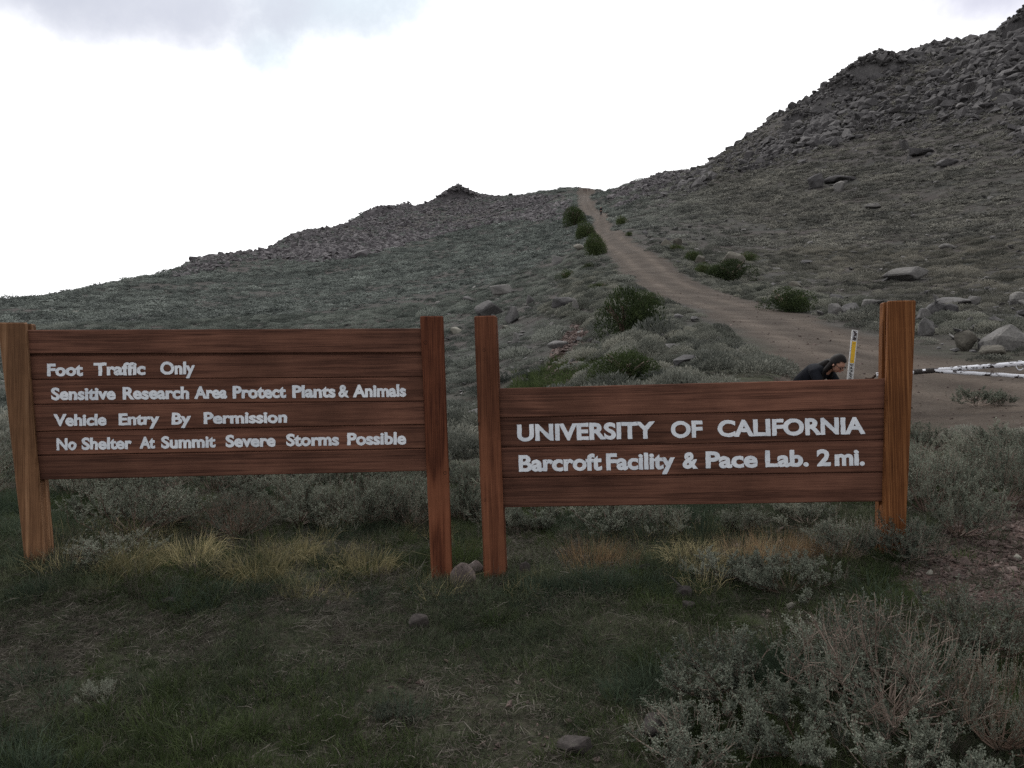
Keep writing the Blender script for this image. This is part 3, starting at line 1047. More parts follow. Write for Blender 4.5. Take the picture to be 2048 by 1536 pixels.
def scatter(name, label, cat, pts, rot, scl, idx, meshes, kind='stuff', parent=None):
    me = bpy.data.meshes.new(name)
    n = len(pts)
    me.vertices.add(n)
    me.vertices.foreach_set('co', np.asarray(pts, np.float32).ravel())
    a = me.attributes.new('rot', 'FLOAT_VECTOR', 'POINT')
    a.data.foreach_set('vector', np.asarray(rot, np.float32).ravel())
    a = me.attributes.new('scl', 'FLOAT_VECTOR', 'POINT')
    a.data.foreach_set('vector', np.asarray(scl, np.float32).ravel())
    a = me.attributes.new('idx', 'INT', 'POINT')
    a.data.foreach_set('value', np.asarray(idx, np.int32))
    me.update()
    o = obj(name, me, parent)
    tag(o, label, cat, kind=kind)
    c = proto_collection(name + '_source', meshes)
    g = bpy.data.node_groups.new(name, 'GeometryNodeTree')
    g.interface.new_socket('Geometry', in_out='INPUT', socket_type='NodeSocketGeometry')
    g.interface.new_socket('Geometry', in_out='OUTPUT', socket_type='NodeSocketGeometry')
    gi, go = nd(g, 'NodeGroupInput'), nd(g, 'NodeGroupOutput')
    ci = nd(g, 'GeometryNodeCollectionInfo')
    ci.inputs['Collection'].default_value = c
    ci.inputs['Separate Children'].default_value = True
    ci.inputs['Reset Children'].default_value = True
    ip = nd(g, 'GeometryNodeInstanceOnPoints')
    ip.inputs['Pick Instance'].default_value = True

    def na(nm, typ):
        n_ = nd(g, 'GeometryNodeInputNamedAttribute', data_type=typ)
        n_.inputs['Name'].default_value = nm
        return n_.outputs['Attribute']
    er = nd(g, 'FunctionNodeEulerToRotation')
    g.links.new(na('rot', 'FLOAT_VECTOR'), er.inputs[0])
    g.links.new(gi.outputs[0], ip.inputs['Points'])
    g.links.new(ci.outputs[0], ip.inputs['Instance'])
    g.links.new(na('idx', 'INT'), ip.inputs['Instance Index'])
    g.links.new(er.outputs[0], ip.inputs['Rotation'])
    g.links.new(na('scl', 'FLOAT_VECTOR'), ip.inputs['Scale'])
    g.links.new(ip.outputs[0], go.inputs[0])
    md = o.modifiers.new('scatter', 'NODES')
    md.node_group = g
    return o


def sample_polar(n, az0, az1, d0, d1, rho=None):
    """points evenly spread in direction and log distance, thinned to at most rho per square metre"""
    a = np.radians(rng.uniform(az0, az1, n))
    l = rng.uniform(math.log(d0), math.log(d1), n)
    d = np.exp(l)
    if rho:
        per = n / (math.radians(az1 - az0) * math.log(d1 / d0))
        k = rng.uniform(size=n) < np.minimum(1, rho * d * d / per)
        a, d = a[k], d[k]
    x, y = d * np.sin(a), d * np.cos(a)
    return x, y, d, a


def sample_px(n, poly, dmin, dmax):
    """ground points inside an outline measured in the photograph"""
    xs, ys = [p[0] for p in poly], [p[1] for p in poly]
    az = np.degrees([math.atan2(*ray(v, 600)[:2]) for v in (min(xs), max(xs))])
    x, y, d, a = sample_polar(n, az[0], az[1], dmin, dmax)
    z = HZ(x, y)
    px, py = project(x, y, z)
    k = in_poly(px, py, poly)
    return x[k], y[k], z[k], d[k], px[k], py[k]


def rots(n, tilt=0.0):
    return np.stack([rng.normal(size=n) * tilt, rng.normal(size=n) * tilt, rng.uniform(0, 2 * math.pi, n)], 1)


def iso(s, v=0.2, zs=None):
    n = len(s)
    o = np.stack([s * rng.uniform(1 - v, 1 + v, n), s * rng.uniform(1 - v, 1 + v, n), s * rng.uniform(1 - v, 1 + v, n)], 1)
    if zs is not None:
        o[:, 2] *= zs
    return o


# ------------------------------------------------------------------ boulders


ROCKS = []


def boulder(px, py, wpx, hpx, label, mat='boulder', flat=False, name='boulder', pts=16, dep=0.8, rough=0.05, tilt=0.0, group=None, lift=0.0):
    p, d = hit(px, py)
    sl_ = slant(p)
    Wd, Ht = wpx / F * sl_ * (1.1 if name == 'rock' else 1.22), hpx / F * sl_ * (1.15 if name == 'rock' else 1.38)
    seed = int(px * 7 + py)
    hz = 0.66 * Ht
    me = hull_mesh(name, pts, (Wd / 2 * 1.04, Wd / 2 * dep, hz), mat, seed, 0.10, 2, rough * min(Wd / 2, hz), flat)
    o = obj(name, me)
    ROCKS.append((p[0], p[1], Wd / 2))
    az = math.atan2(p[0], p[1])
    o.location = (p[0] + math.sin(az) * Wd * dep * .2, p[1] + math.cos(az) * Wd * dep * .2, p[2] + Ht - hz + lift * Ht)
    o.rotation_euler = (0, tilt, -az)
    tag(o, label, 'boulder' if name == 'boulder' else 'rock', group)
    return o


BL = [
    (1114, 701, 48, 20, 'flat pale boulder lying beside the reddish rubble strip', 'boulder', True),
    (1125, 619, 54, 26, 'pale flat-topped boulder in the sage left of the largest green bush', 'boulder', True),
    (1152, 626, 16, 28, 'thin leaning slab beside the pale flat-topped boulder', 'boulder', False),
    (1012, 590, 62, 22, 'broad grey boulder highest of the cluster on the far gully side', 'boulder', True),
    (978, 634, 62, 26, 'rounded grey boulder showing just above the shorter sign post top', 'boulder', False),
    (1024, 646, 34, 28, 'angular upright boulder below the broad grey boulder', 'boulder', False),
    (1016, 661, 28, 10, 'low pale slab right of the four-board sign post', 'pale_rock', True),
    (1034, 690, 22, 22, 'knobbly grey rock between the low slab and flat boulder', 'boulder', False),
    (911, 668, 24, 12, 'small pale rock seen between the two middle posts', 'pale_rock', False),
    (1062, 612, 18, 20, 'small upright grey rock left of the flat-topped boulder', 'boulder', False),
    (1112, 531, 28, 17, 'grey boulder beside the green bushes left of the track', 'boulder', False),
    (938, 603, 22, 12, 'small grey rock left of the broad grey boulder', 'boulder', False),
    (1812, 561, 80, 25, 'long cracked grey boulder alone on the right slope', 'boulder', False),
    (1671, 612, 30, 24, 'round boulder behind the dark bush at the track edge', 'boulder', False),
    (1668, 636, 28, 26, 'pale block in front of the round boulder by the track', 'boulder', False),
    (1700, 636, 46, 30, 'dark sloping boulder right of the pale block', 'boulder', False),
    (1752, 622, 62, 24, 'flat overhanging slab just left of the tall post top', 'boulder', True),
    (1908, 616, 80, 22, 'wide flat slab resting on a smaller block', 'boulder', True),
    (1903, 632, 24, 22, 'square block propping up the wide flat slab', 'boulder', False),
    (1866, 632, 56, 26, 'grey boulder left of the propped slab', 'boulder', False),
    (1948, 615, 28, 22, 'grey boulder at the right end of the propped slab', 'boulder', False),
    (1846, 646, 30, 26, 'grey block half hidden by the tall post', 'boulder', False),
    (1849, 672, 36, 30, 'rounded boulder close to the right edge of the tall post', 'boulder', False),
    (2004, 702, 86, 42, 'largest dark grey boulder behind the white gate', 'boulder', False),
    (1926, 702, 54, 34, 'tan rounded boulder left of the largest boulder', 'tan_boulder', False),
    (1985, 716, 44, 26, 'low boulder wedged in front of the largest boulder', 'tan_boulder', False),
    (2034, 616, 36, 28, 'grey boulder at the picture edge above the gate', 'boulder', False),
    (1590, 578, 30, 12, 'tan rock on top of the verge behind the dark bush', 'tan_boulder', False),
    (1462, 533, 54, 24, 'large tan boulder behind the round green bush', 'tan_boulder', False),
    (1401, 528, 24, 18, 'tan rock beside the small dark bush on the track verge', 'tan_boulder', False),
    (1333, 497, 26, 16, 'pale tilted slab on the right verge high up the track', 'tan_boulder', False),
    (1356, 492, 22, 14, 'tan rock beside the pale tilted slab', 'tan_boulder', False),
    (1158, 502, 24, 12, 'pale rock left of the track among green bushes', 'pale_rock', False),
    (1632, 377, 32, 26, 'dark upright outcrop block on the middle of the right slope', 'scree', False),
    (1682, 384, 30, 18, 'pale block at the right end of the mid-slope outcrop', 'boulder', False),
    (1676, 366, 60, 16, 'long dark ledge above the mid-slope outcrop', 'scree', True),
    (1842, 312, 52, 18, 'long slab low on the scree', 'scree', True),
    (1893, 333, 50, 16, 'grey slab below the long slab on the scree', 'scree', True),
    (1745, 418, 30, 12, 'lone pale slab on the slope below the mid-slope outcrop', 'boulder', True),
    (1893, 500, 30, 14, 'flat grey stone midway between cracked boulder and scree', 'boulder', True),
    (1614, 528, 26, 9, 'small flat pale stone on the lower right slope', 'boulder', True),
    (151, 628, 15, 7, 'small pale slab alone on the left hillside', 'pale_rock', True),
]
for b in BL:
    boulder(*b)
NR = [
    (928, 1172, 58, 42, 'pinkish rock at the foot of the two middle posts', 'pink_rock', False),
    (950, 1154, 40, 30, 'smaller brown rock tucked behind the pinkish rock', 'pink_rock', False),
    (1050, 1150, 26, 24, 'dark stone right of the four-board sign post', 'dark_rock', False),
    (1368, 1199, 52, 28, 'dark flat rock in the turf below the four-board sign', 'dark_rock', True),
    (1379, 1222, 32, 20, 'brown stone touching the dark flat rock', 'dark_rock', False),
    (1421, 1240, 26, 14, 'small whitish stone near the dark flat rock', 'pale_rock', False),
    (1582, 1220, 22, 15, 'small whitish stone under the low sagebrush', 'pale_rock', False),
    (1150, 1512, 82, 32, 'dark wedge-shaped rock at the bottom of the turf', 'dark_rock', False),
    (838, 1262, 48, 32, 'brown half-buried rock in the middle of the turf', 'dark_rock', False),
    (1310, 1482, 100, 52, 'large flat mossy rock beside the lowest sagebrush', 'dark_rock', True),
    (1285, 1142, 34, 16, 'dark rock at the edge of the orange dry grass', 'dark_rock', False),
    (1863, 1152, 22, 12, 'pale pebble-sized rock on the reddish gravel', 'pale_rock', False),
    (1845, 1202, 30, 12, 'flat grey stone at the lower gravel edge', 'boulder', True),
    (2034, 1122, 18, 14, 'whitish stone on the gravel at the right edge', 'pale_rock', False),
    (340, 1212, 40, 14, 'dark low stone in the turf below the six-board sign', 'dark_rock', False),
]
for b in NR:
    boulder(*b, name='rock', rough=0.07)




BUSHES = [
    (1254, 680, 112, 106, 'largest dark green bush on the bank left of the track', 0, 0.3),
    (1294, 622, 62, 40, 'green bush at the upper end of the largest bush', 1, 1.2),
    (1260, 768, 128, 70, 'dark green bush just above the four-board sign', 2, 2.0),
    (1468, 563, 78, 42, 'round dark green bush on the right verge of the track', 0, 4.0),
    (1584, 624, 96, 48, 'spreading dark green bush nearest the boulders by the track', 1, 0.9),
    (1408, 549, 34, 22, 'small dark bush left of the round right-verge bush', 3, 0.4),
    (1386, 523, 30, 24, 'small dark bush beside a tan rock on the right verge', 4, 1.4),
    (1498, 523, 42, 18, 'low dark bush behind the tan boulder on the right verge', 3, 2.4),
    (1352, 502, 28, 14, 'low bush beneath the pale slab high on the right verge', 4, 3.4),
    (1135, 562, 34, 22, 'small isolated dark bush on the far gully side', 3, 4.4),
    (1200, 582, 36, 18, 'low dark bush at the foot of the left verge', 4, 5.0),
    (1190, 512, 52, 44, 'dark bush in the middle of the left-verge row', 0, 5.5),
    (1172, 477, 46, 34, 'dark bush second from the top of the left-verge row', 1, 0.2),
    (1150, 451, 42, 40, 'tall dark bush at the top of the left-verge row', 2, 1.8),
    (1243, 450, 24, 18, 'small dark bush right of the track near the hiker', 3, 2.9),
    (1260, 472, 14, 9, 'tiny dark bush on the right verge below the hiker', 4, 0.0),
    (1178, 540, 26, 14, 'low bush just below the middle of the left-verge row', 3, 0.8),
]
for b in BUSHES:
    p_, d_ = hit(b[0], b[1])
    ROCKS.append((p_[0], p_[1], b[2] / F * slant(p_) / 2))


def clear_of_rocks(x, y, k=1.0):
    """keeps low plants off the boulders and out of the space just in front of them"""
    ok = np.ones(len(x), bool)
    for bx, by, r in ROCKS:
        d_ = math.hypot(bx, by)
        ux, uy = bx / d_, by / d_
        al, ac = (x - bx) * ux + (y - by) * uy, (x - bx) * uy - (y - by) * ux
        ok &= ~((np.abs(ac) < r * 1.05) & (al < r) & (al > -r * 2.0 * k))
    return ok


#@@STUFF
exec_stuff = True
# far and middle slopes: low sage cushions
far_m = [cushion_mesh('sage_cushion', 150, 'sage_far', 0.5, 0.30, 0.12, 0.05, 0.15) for i in range(5)]
x, y, d, a = sample_polar(400000, -45, 45, 13, 470, 2.6)
z = HZ(x, y)
px, py = project(x, y, z)
keep = (road_dist(x, y) > 0.2) & (d < sky_dist(a) * 1.06) & ~(in_poly(px, py, POLY_LOT) & (d < 24)) & ~(in_poly(px, py, POLY_DITCH) & (d < 45))
dens = fbm(x, y, 9.0, 4, 91) + 0.5 * fbm(x, y, 60, 3, 95)
keep &= rng.uniform(size=len(x)) < np.clip(np.where(d < 85, 0.9, 0.62) + dens * 1.1, 0.12, 1)
scr = (in_poly(px, py, POLY_SCREE_R) | in_poly(px, py, POLY_RIDGE_L) | in_poly(px, py, POLY_RUBBLE_L) | in_poly(px, py, POLY_RUBBLE_R)) & (d > 80)
keep &= clear_of_rocks(x, y, 0.6)
keep &= ~(scr & (rng.uniform(size=len(x)) < 0.55))
x, y, z, d = x[keep], y[keep], z[keep], d[keep]
s = (0.36 + 0.0017 * d) * np.exp(rng.normal(size=len(x)) * 0.4)
ra = np.stack([rng.normal(size=len(x)) * .08, rng.normal(size=len(x)) * .08, -np.arctan2(x, y) + rng.normal(size=len(x)) * .35], 1)
sa = iso(s, 0.25, 1.0) * np.array([1.45, .85, 1])
q = d > 85
scatter('sage_scrub', 'low grey-green sage scrub covering the far slopes', 'scrub', np.stack([x, y, z - 0.03], 1)[q], ra[q], sa[q], rng.integers(0, 5, q.sum()), far_m)
fine_m = [sage_mid_mesh('sage_tussock', 420, 'sage_mid', 0.5, 0.36, 0.085, 0.013, 0.9) for i in range(5)]
q = (d <= 85)
sa[:, 0] *= .85
scatter('sage_tussocks', 'knee-high grey sage tussocks on the nearer slopes', 'scrub', np.stack([x, y, z - 0.03], 1)[q], ra[q], sa[q] * 1.12, rng.integers(0, 5, q.sum()), fine_m)

# the bank below the road and the ground behind the signs: taller sage
mid_m = [sage_mid_mesh('sage_shoots', 900, 'sage_bank', 0.5, 0.42, 0.075, 0.011) for i in range(4)]
x, y, d, a = sample_polar(32000, -46, 46, 6.6, 60, 3.6)
z = HZ(x, y)
px, py = project(x, y, z)
bank = in_poly(px, py, [(1080, 620), (1230, 560), (1290, 590), (1420, 640), (1640, 740), (1600, 840), (1150, 900), (1150, 740), (1190, 680)])
verge = (road_dist(x, y) < 4.0) & (d > 24)
near_l = (d < 15) & (d > 8.2) & (px < 1600)
near_r = (d < 10.3) & (d > 8.2) & (px > 1500)
pat = fbm(x, y, 2.2, 3, 131)
u = rng.uniform(size=len(x))
keep = ((bank & (u < 0.85)) | (verge & (u < 0.8)) | (near_l & (u < 0.6 + pat)) | (near_r & (u < 0.5 + pat))) & (road_dist(x, y) > 0.15)
keep &= ~(in_poly(px, py, POLY_LOT) & (d > 10.2) & (d < 24)) & ~(in_poly(px, py, POLY_DITCH)) & clear_of_rocks(x, y, 1.0) & ~((px > 1560) & (px < 1700) & (d > 9.2) & (d < 12.5))
x, y, z, d, pat = x[keep], y[keep], z[keep], d[keep], pat[keep]
s = np.minimum(np.exp(rng.normal(size=len(x)) * .28) * 0.72 * (1 + 0.25 * pat), 1.0) * np.clip(0.55 + road_dist(x, y) * 0.16, 0.5, 1.0)
scatter('sage_thicket', 'thick pale sage growing over the bank and behind the signs', 'scrub', np.stack([x, y, z - 0.02], 1), rots(len(x), 0.1), iso(s, 0.2), rng.integers(0, 4, len(x)), mid_m)

# foreground turf
turf_m = [tuft_mesh('turf_tuft', 34, 0.055, 0.055, 0.0011, 'grass', 0.9, 0.3) for i in range(4)] + \
         [tuft_mesh('turf_tuft_green', 46, 0.075, 0.05, 0.0011, 'grass_green', 0.7, 0.3) for i in range(2)] + \
         [tuft_mesh('turf_tuft_dry', 26, 0.07, 0.06, 0.001, 'litter', 1.0, 0.35) for i in range(2)] + \
         [tuft_mesh('turf_tuft_blue', 80, 0.12, 0.075, 0.0012, 'grass_blue', 0.8, 0.35) for i in range(2)]
x, y, d, a = sample_polar(115000, -52, 52, 1.5, 8.5, 1200)
px, py = project(x, y, HZ(x, y))
pat = fbm(x, y, 0.55, 4, 151)
pat2 = fbm(x, y, 0.8, 3, 171)
keep = rng.uniform(size=len(x)) < np.clip(0.66 + pat * 1.0, 0.28, 1.0)
keep &= ~(in_poly(px, py, POLY_GRAVEL) & (rng.uniform(size=len(x)) < 0.93))
x, y, pat, pat2 = x[keep], y[keep], pat[keep], pat2[keep]
n = len(x)
u = rng.uniform(size=n)
idx = np.where(u < np.clip(0.18 + pat2 * 1.6, 0.02, 0.85), rng.integers(4, 6, n), np.where(u > 0.88 + pat * 0.1, rng.integers(6, 8, n), rng.integers(0, 4, n)))
pat3 = fbm(x, y, 0.5, 3, 191)
idx = np.where(rng.uniform(size=n) < np.clip(pat3 * .55 - .06, 0, .4), rng.integers(8, 10, n), idx)
s = rng.uniform(0.5, 1.1, n) * (1 + 0.35 * np.clip(pat, -1, 1))
scatter('grass', 'short dark alpine turf in front of the signs', 'grass', np.stack([x, y, HZ(x, y)], 1), rots(n, 0.15), iso(s, 0.15), idx, turf_m)

lit_m = [litter_mesh('litter') for i in range(4)]
x, y, d, a = sample_polar(22000, -52, 52, 1.6, 7.5, 220)
k = rng.uniform(size=len(x)) < np.clip(0.5 - fbm(x, y, 0.55, 4, 151) * 1.5, 0.05, 1)
x, y = x[k], y[k]
scatter('dry_litter', 'dry broken stems lying over the turf', 'litter', np.stack([x, y, HZ(x, y) + 0.003], 1), rots(len(x), 0.1), iso(rng.uniform(0.7, 1.3, len(x))), rng.integers(0, 4, len(x)), lit_m)

# gravel and pebbles
peb_m = [hull_mesh('pebble', 12, (1, 0.8, 0.5), 'rubble', 300 + i, 0.06) for i in range(5)]
xs, ys = [], []
x, y, z, d, px, py = sample_px(26000, POLY_GRAVEL, 3.2, 8)
xs.append(x); ys.append(y)
x, y, d, a = sample_polar(5000, -38, 38, 1.8, 7)
k = rng.uniform(size=len(x)) < np.clip(0.25 - fbm(x, y, 0.6, 3, 151), 0, 1)
xs.append(x[k]); ys.append(y[k])
x, y, d, a = sample_polar(9000, -2, 37, 9.5, 45)
k = (a_road[np.clip(np.searchsorted(AZ, a), 0, len(AZ) - 1), np.clip(((np.log(d) - LD[0]) / (LD[1] - LD[0])).astype(int), 0, len(LD) - 1)] > 0.5) & (rng.uniform(size=len(x)) < 0.35)
xs.append(x[k]); ys.append(y[k])
x, y = np.concatenate(xs), np.concatenate(ys)
s = 0.006 * (1 + 0.05 * np.hypot(x, y)) * np.exp(np.abs(rng.normal(size=len(x))) * 0.6)
scatter('gravel', 'loose reddish gravel on the path and the track', 'gravel', np.stack([x, y, HZ(x, y) + s * 0.15], 1), rots(len(x), 0.4), iso(s, 0.3), rng.integers(0, 5, len(x)), peb_m)

# rubble in the ditch below the bank
x, y, z, d, px, py = sample_px(9000, POLY_DITCH, 14, 42)
s = 0.05 * np.exp(rng.normal(size=len(x)) * 0.45)
scatter('rubble', 'reddish rubble tipped down the ditch below the road bank', 'rubble', np.stack([x, y, z + s * 0.3], 1), rots(len(x), 0.5), iso(s, 0.3), rng.integers(0, 5, len(x)), peb_m)

# scree of the right-hand mountain
scree_m = [hull_mesh('scree_stone', 13 + i % 4, (1, 0.8, 0.5 + 0.08 * (i % 3)), 'scree', 400 + i, 0.03) for i in range(8)]
x, y, z, d, px, py = sample_px(320000, POLY_SCREE_R, 100, 260)
aa = np.arctan2(x, y)
edge = np.clip((345 - 0.05 * (px - 1500) - py) / 190, 0, 1)          # sparser towards the foot of the scree
clus = fbm(x, y, 22, 4, 201)
k = (rng.uniform(size=len(x)) < np.clip(-0.06 + edge * 0.62 + clus * 1.1, 0.02, 1)) & (d < sky_dist(aa) * 1.05)
x, y, z, d, edge, clus = x[k], y[k], z[k], d[k], edge[k], clus[k]
s = np.minimum((0.125 + 0.06 * edge) * np.exp(np.abs(rng.normal(size=len(x))) ** 1.35 * 0.62) * (1 + 0.5 * np.clip(clus, -0.5, 1)), 1.9)
scatter('scree', 'grey scree of broken rock on the steep right-hand mountainside', 'scree', np.stack([x, y, z + s * 0.18], 1), rots(len(x), 0.35), iso(s, 0.3), rng.integers(0, 8, len(x)), scree_m)

# the rocky ridge on the left and the rubble beside the top of the road
ridge_m = [hull_mesh('ridge_stone', 13 + i % 4, (1, 0.8, 0.62), 'ridge_rock', 500 + i, 0.0) for i in range(6)]
xs, ys, ss = [], [], []
for poly, n, d0, d1, s0 in ((POLY_RIDGE_L, 130000, 180, 500, 0.45), (POLY_RUBBLE_L, 12000, 140, 440, 0.4), (POLY_RUBBLE_R, 26000, 110, 420, 0.36)):
    x, y, z, d, px, py = sample_px(n, poly, d0, d1)
    q = in_poly(px + fbm(x, y, 25, 3, 401) * 90, py + np.abs(rng.normal(size=len(x))) * 16 + fbm(x, y, 25, 3, 403) * 34, poly)
    x, y, z, d = x[q], y[q], z[q], d[q]
    aa = np.arctan2(x, y)
    k = (d < sky_dist(aa) * 1.04) & (road_dist(x, y) > 0.5) & (rng.uniform(size=len(x)) < np.clip(0.5 + fbm(x, y, 30, 4, 211), 0.1, 1))
    xs.append(x[k]); ys.append(y[k]); ss.append(np.full(k.sum(), s0) * np.exp(np.abs(rng.normal(size=k.sum())) * 0.45))
x, y, s = map(np.concatenate, (xs, ys, ss))
scatter('ridge_rubble', 'purplish broken rock along the left-hand ridge and road top', 'rubble', np.stack([x, y, HZ(x, y) + s * 0.2], 1), rots(len(x), 0.4), iso(s, 0.35), rng.integers(0, 6, len(x)), ridge_m)

# stones strewn over the scrub slopes
st_m = [hull_mesh('loose_stone', 12, (1, 0.75, 0.42), 'boulder', 600 + i, 0.05) for i in range(5)]
x, y, d, a = sample_polar(6500, -37, 37, 14, 300)
px, py = project(x, y, HZ(x, y))
k = (road_dist(x, y) > 0.4) & (d < sky_dist(a)) & (rng.uniform(size=len(x)) < np.where(px > 1250, 0.55, np.where(px > 850, 0.3, 0.12)))
x, y, d = x[k], y[k], d[k]
s = np.minimum((0.07 + 0.0020 * d) * np.exp(rng.normal(size=len(x)) * 0.6), 0.25 + 0.003 * d)
scatter('loose_stones', 'small pale stones strewn over the scrub slopes', 'stones', np.stack([x, y, HZ(x, y) + s * 0.12 + 0.05], 1), rots(len(x), 0.3), iso(s, 0.3), rng.integers(0, 5, len(x)), st_m)
#@@SIGNS

# ------------------------------------------------------------------ the two wooden signs


def text_mesh(word, bold=0.022):
    cu_ = bpy.data.curves.new('word', 'FONT')
    cu_.body = word
    cu_.size = 1.0
    cu_.offset = bold
    cu_.extrude = 0.03
    cu_.resolution_u = 5
    o = bpy.data.objects.new('word', cu_)
    COL.objects.link(o)
    dg = bpy.context.evaluated_depsgraph_get()
    me = bpy.data.meshes.new_from_object(o.evaluated_get(dg))
    bpy.data.objects.remove(o)
    bpy.data.curves.remove(cu_)
    bm = bmesh.new()
    bm.from_mesh(me)
    bpy.data.meshes.remove(me)
    bmesh.ops.remove_doubles(bm, verts=bm.verts, dist=1e-4)
    for it in range(3):
        lg = [e for e in bm.edges if e.calc_length() > 0.14]
        if lg:
            bmesh.ops.subdivide_edges(bm, edges=lg, cuts=1)
    bmesh.ops.triangulate(bm, faces=bm.faces)
    V = np.array([v.co[:] for v in bm.verts])
    Fc = [tuple(v.index for v in f.verts) for f in bm.faces]
    bm.verts.index_update()
    bm.free()
    return V, Fc


CAPV, _ = text_mesh('E')
CAP0, CAP1 = CAPV[:, 1].min(), CAPV[:, 1].max()


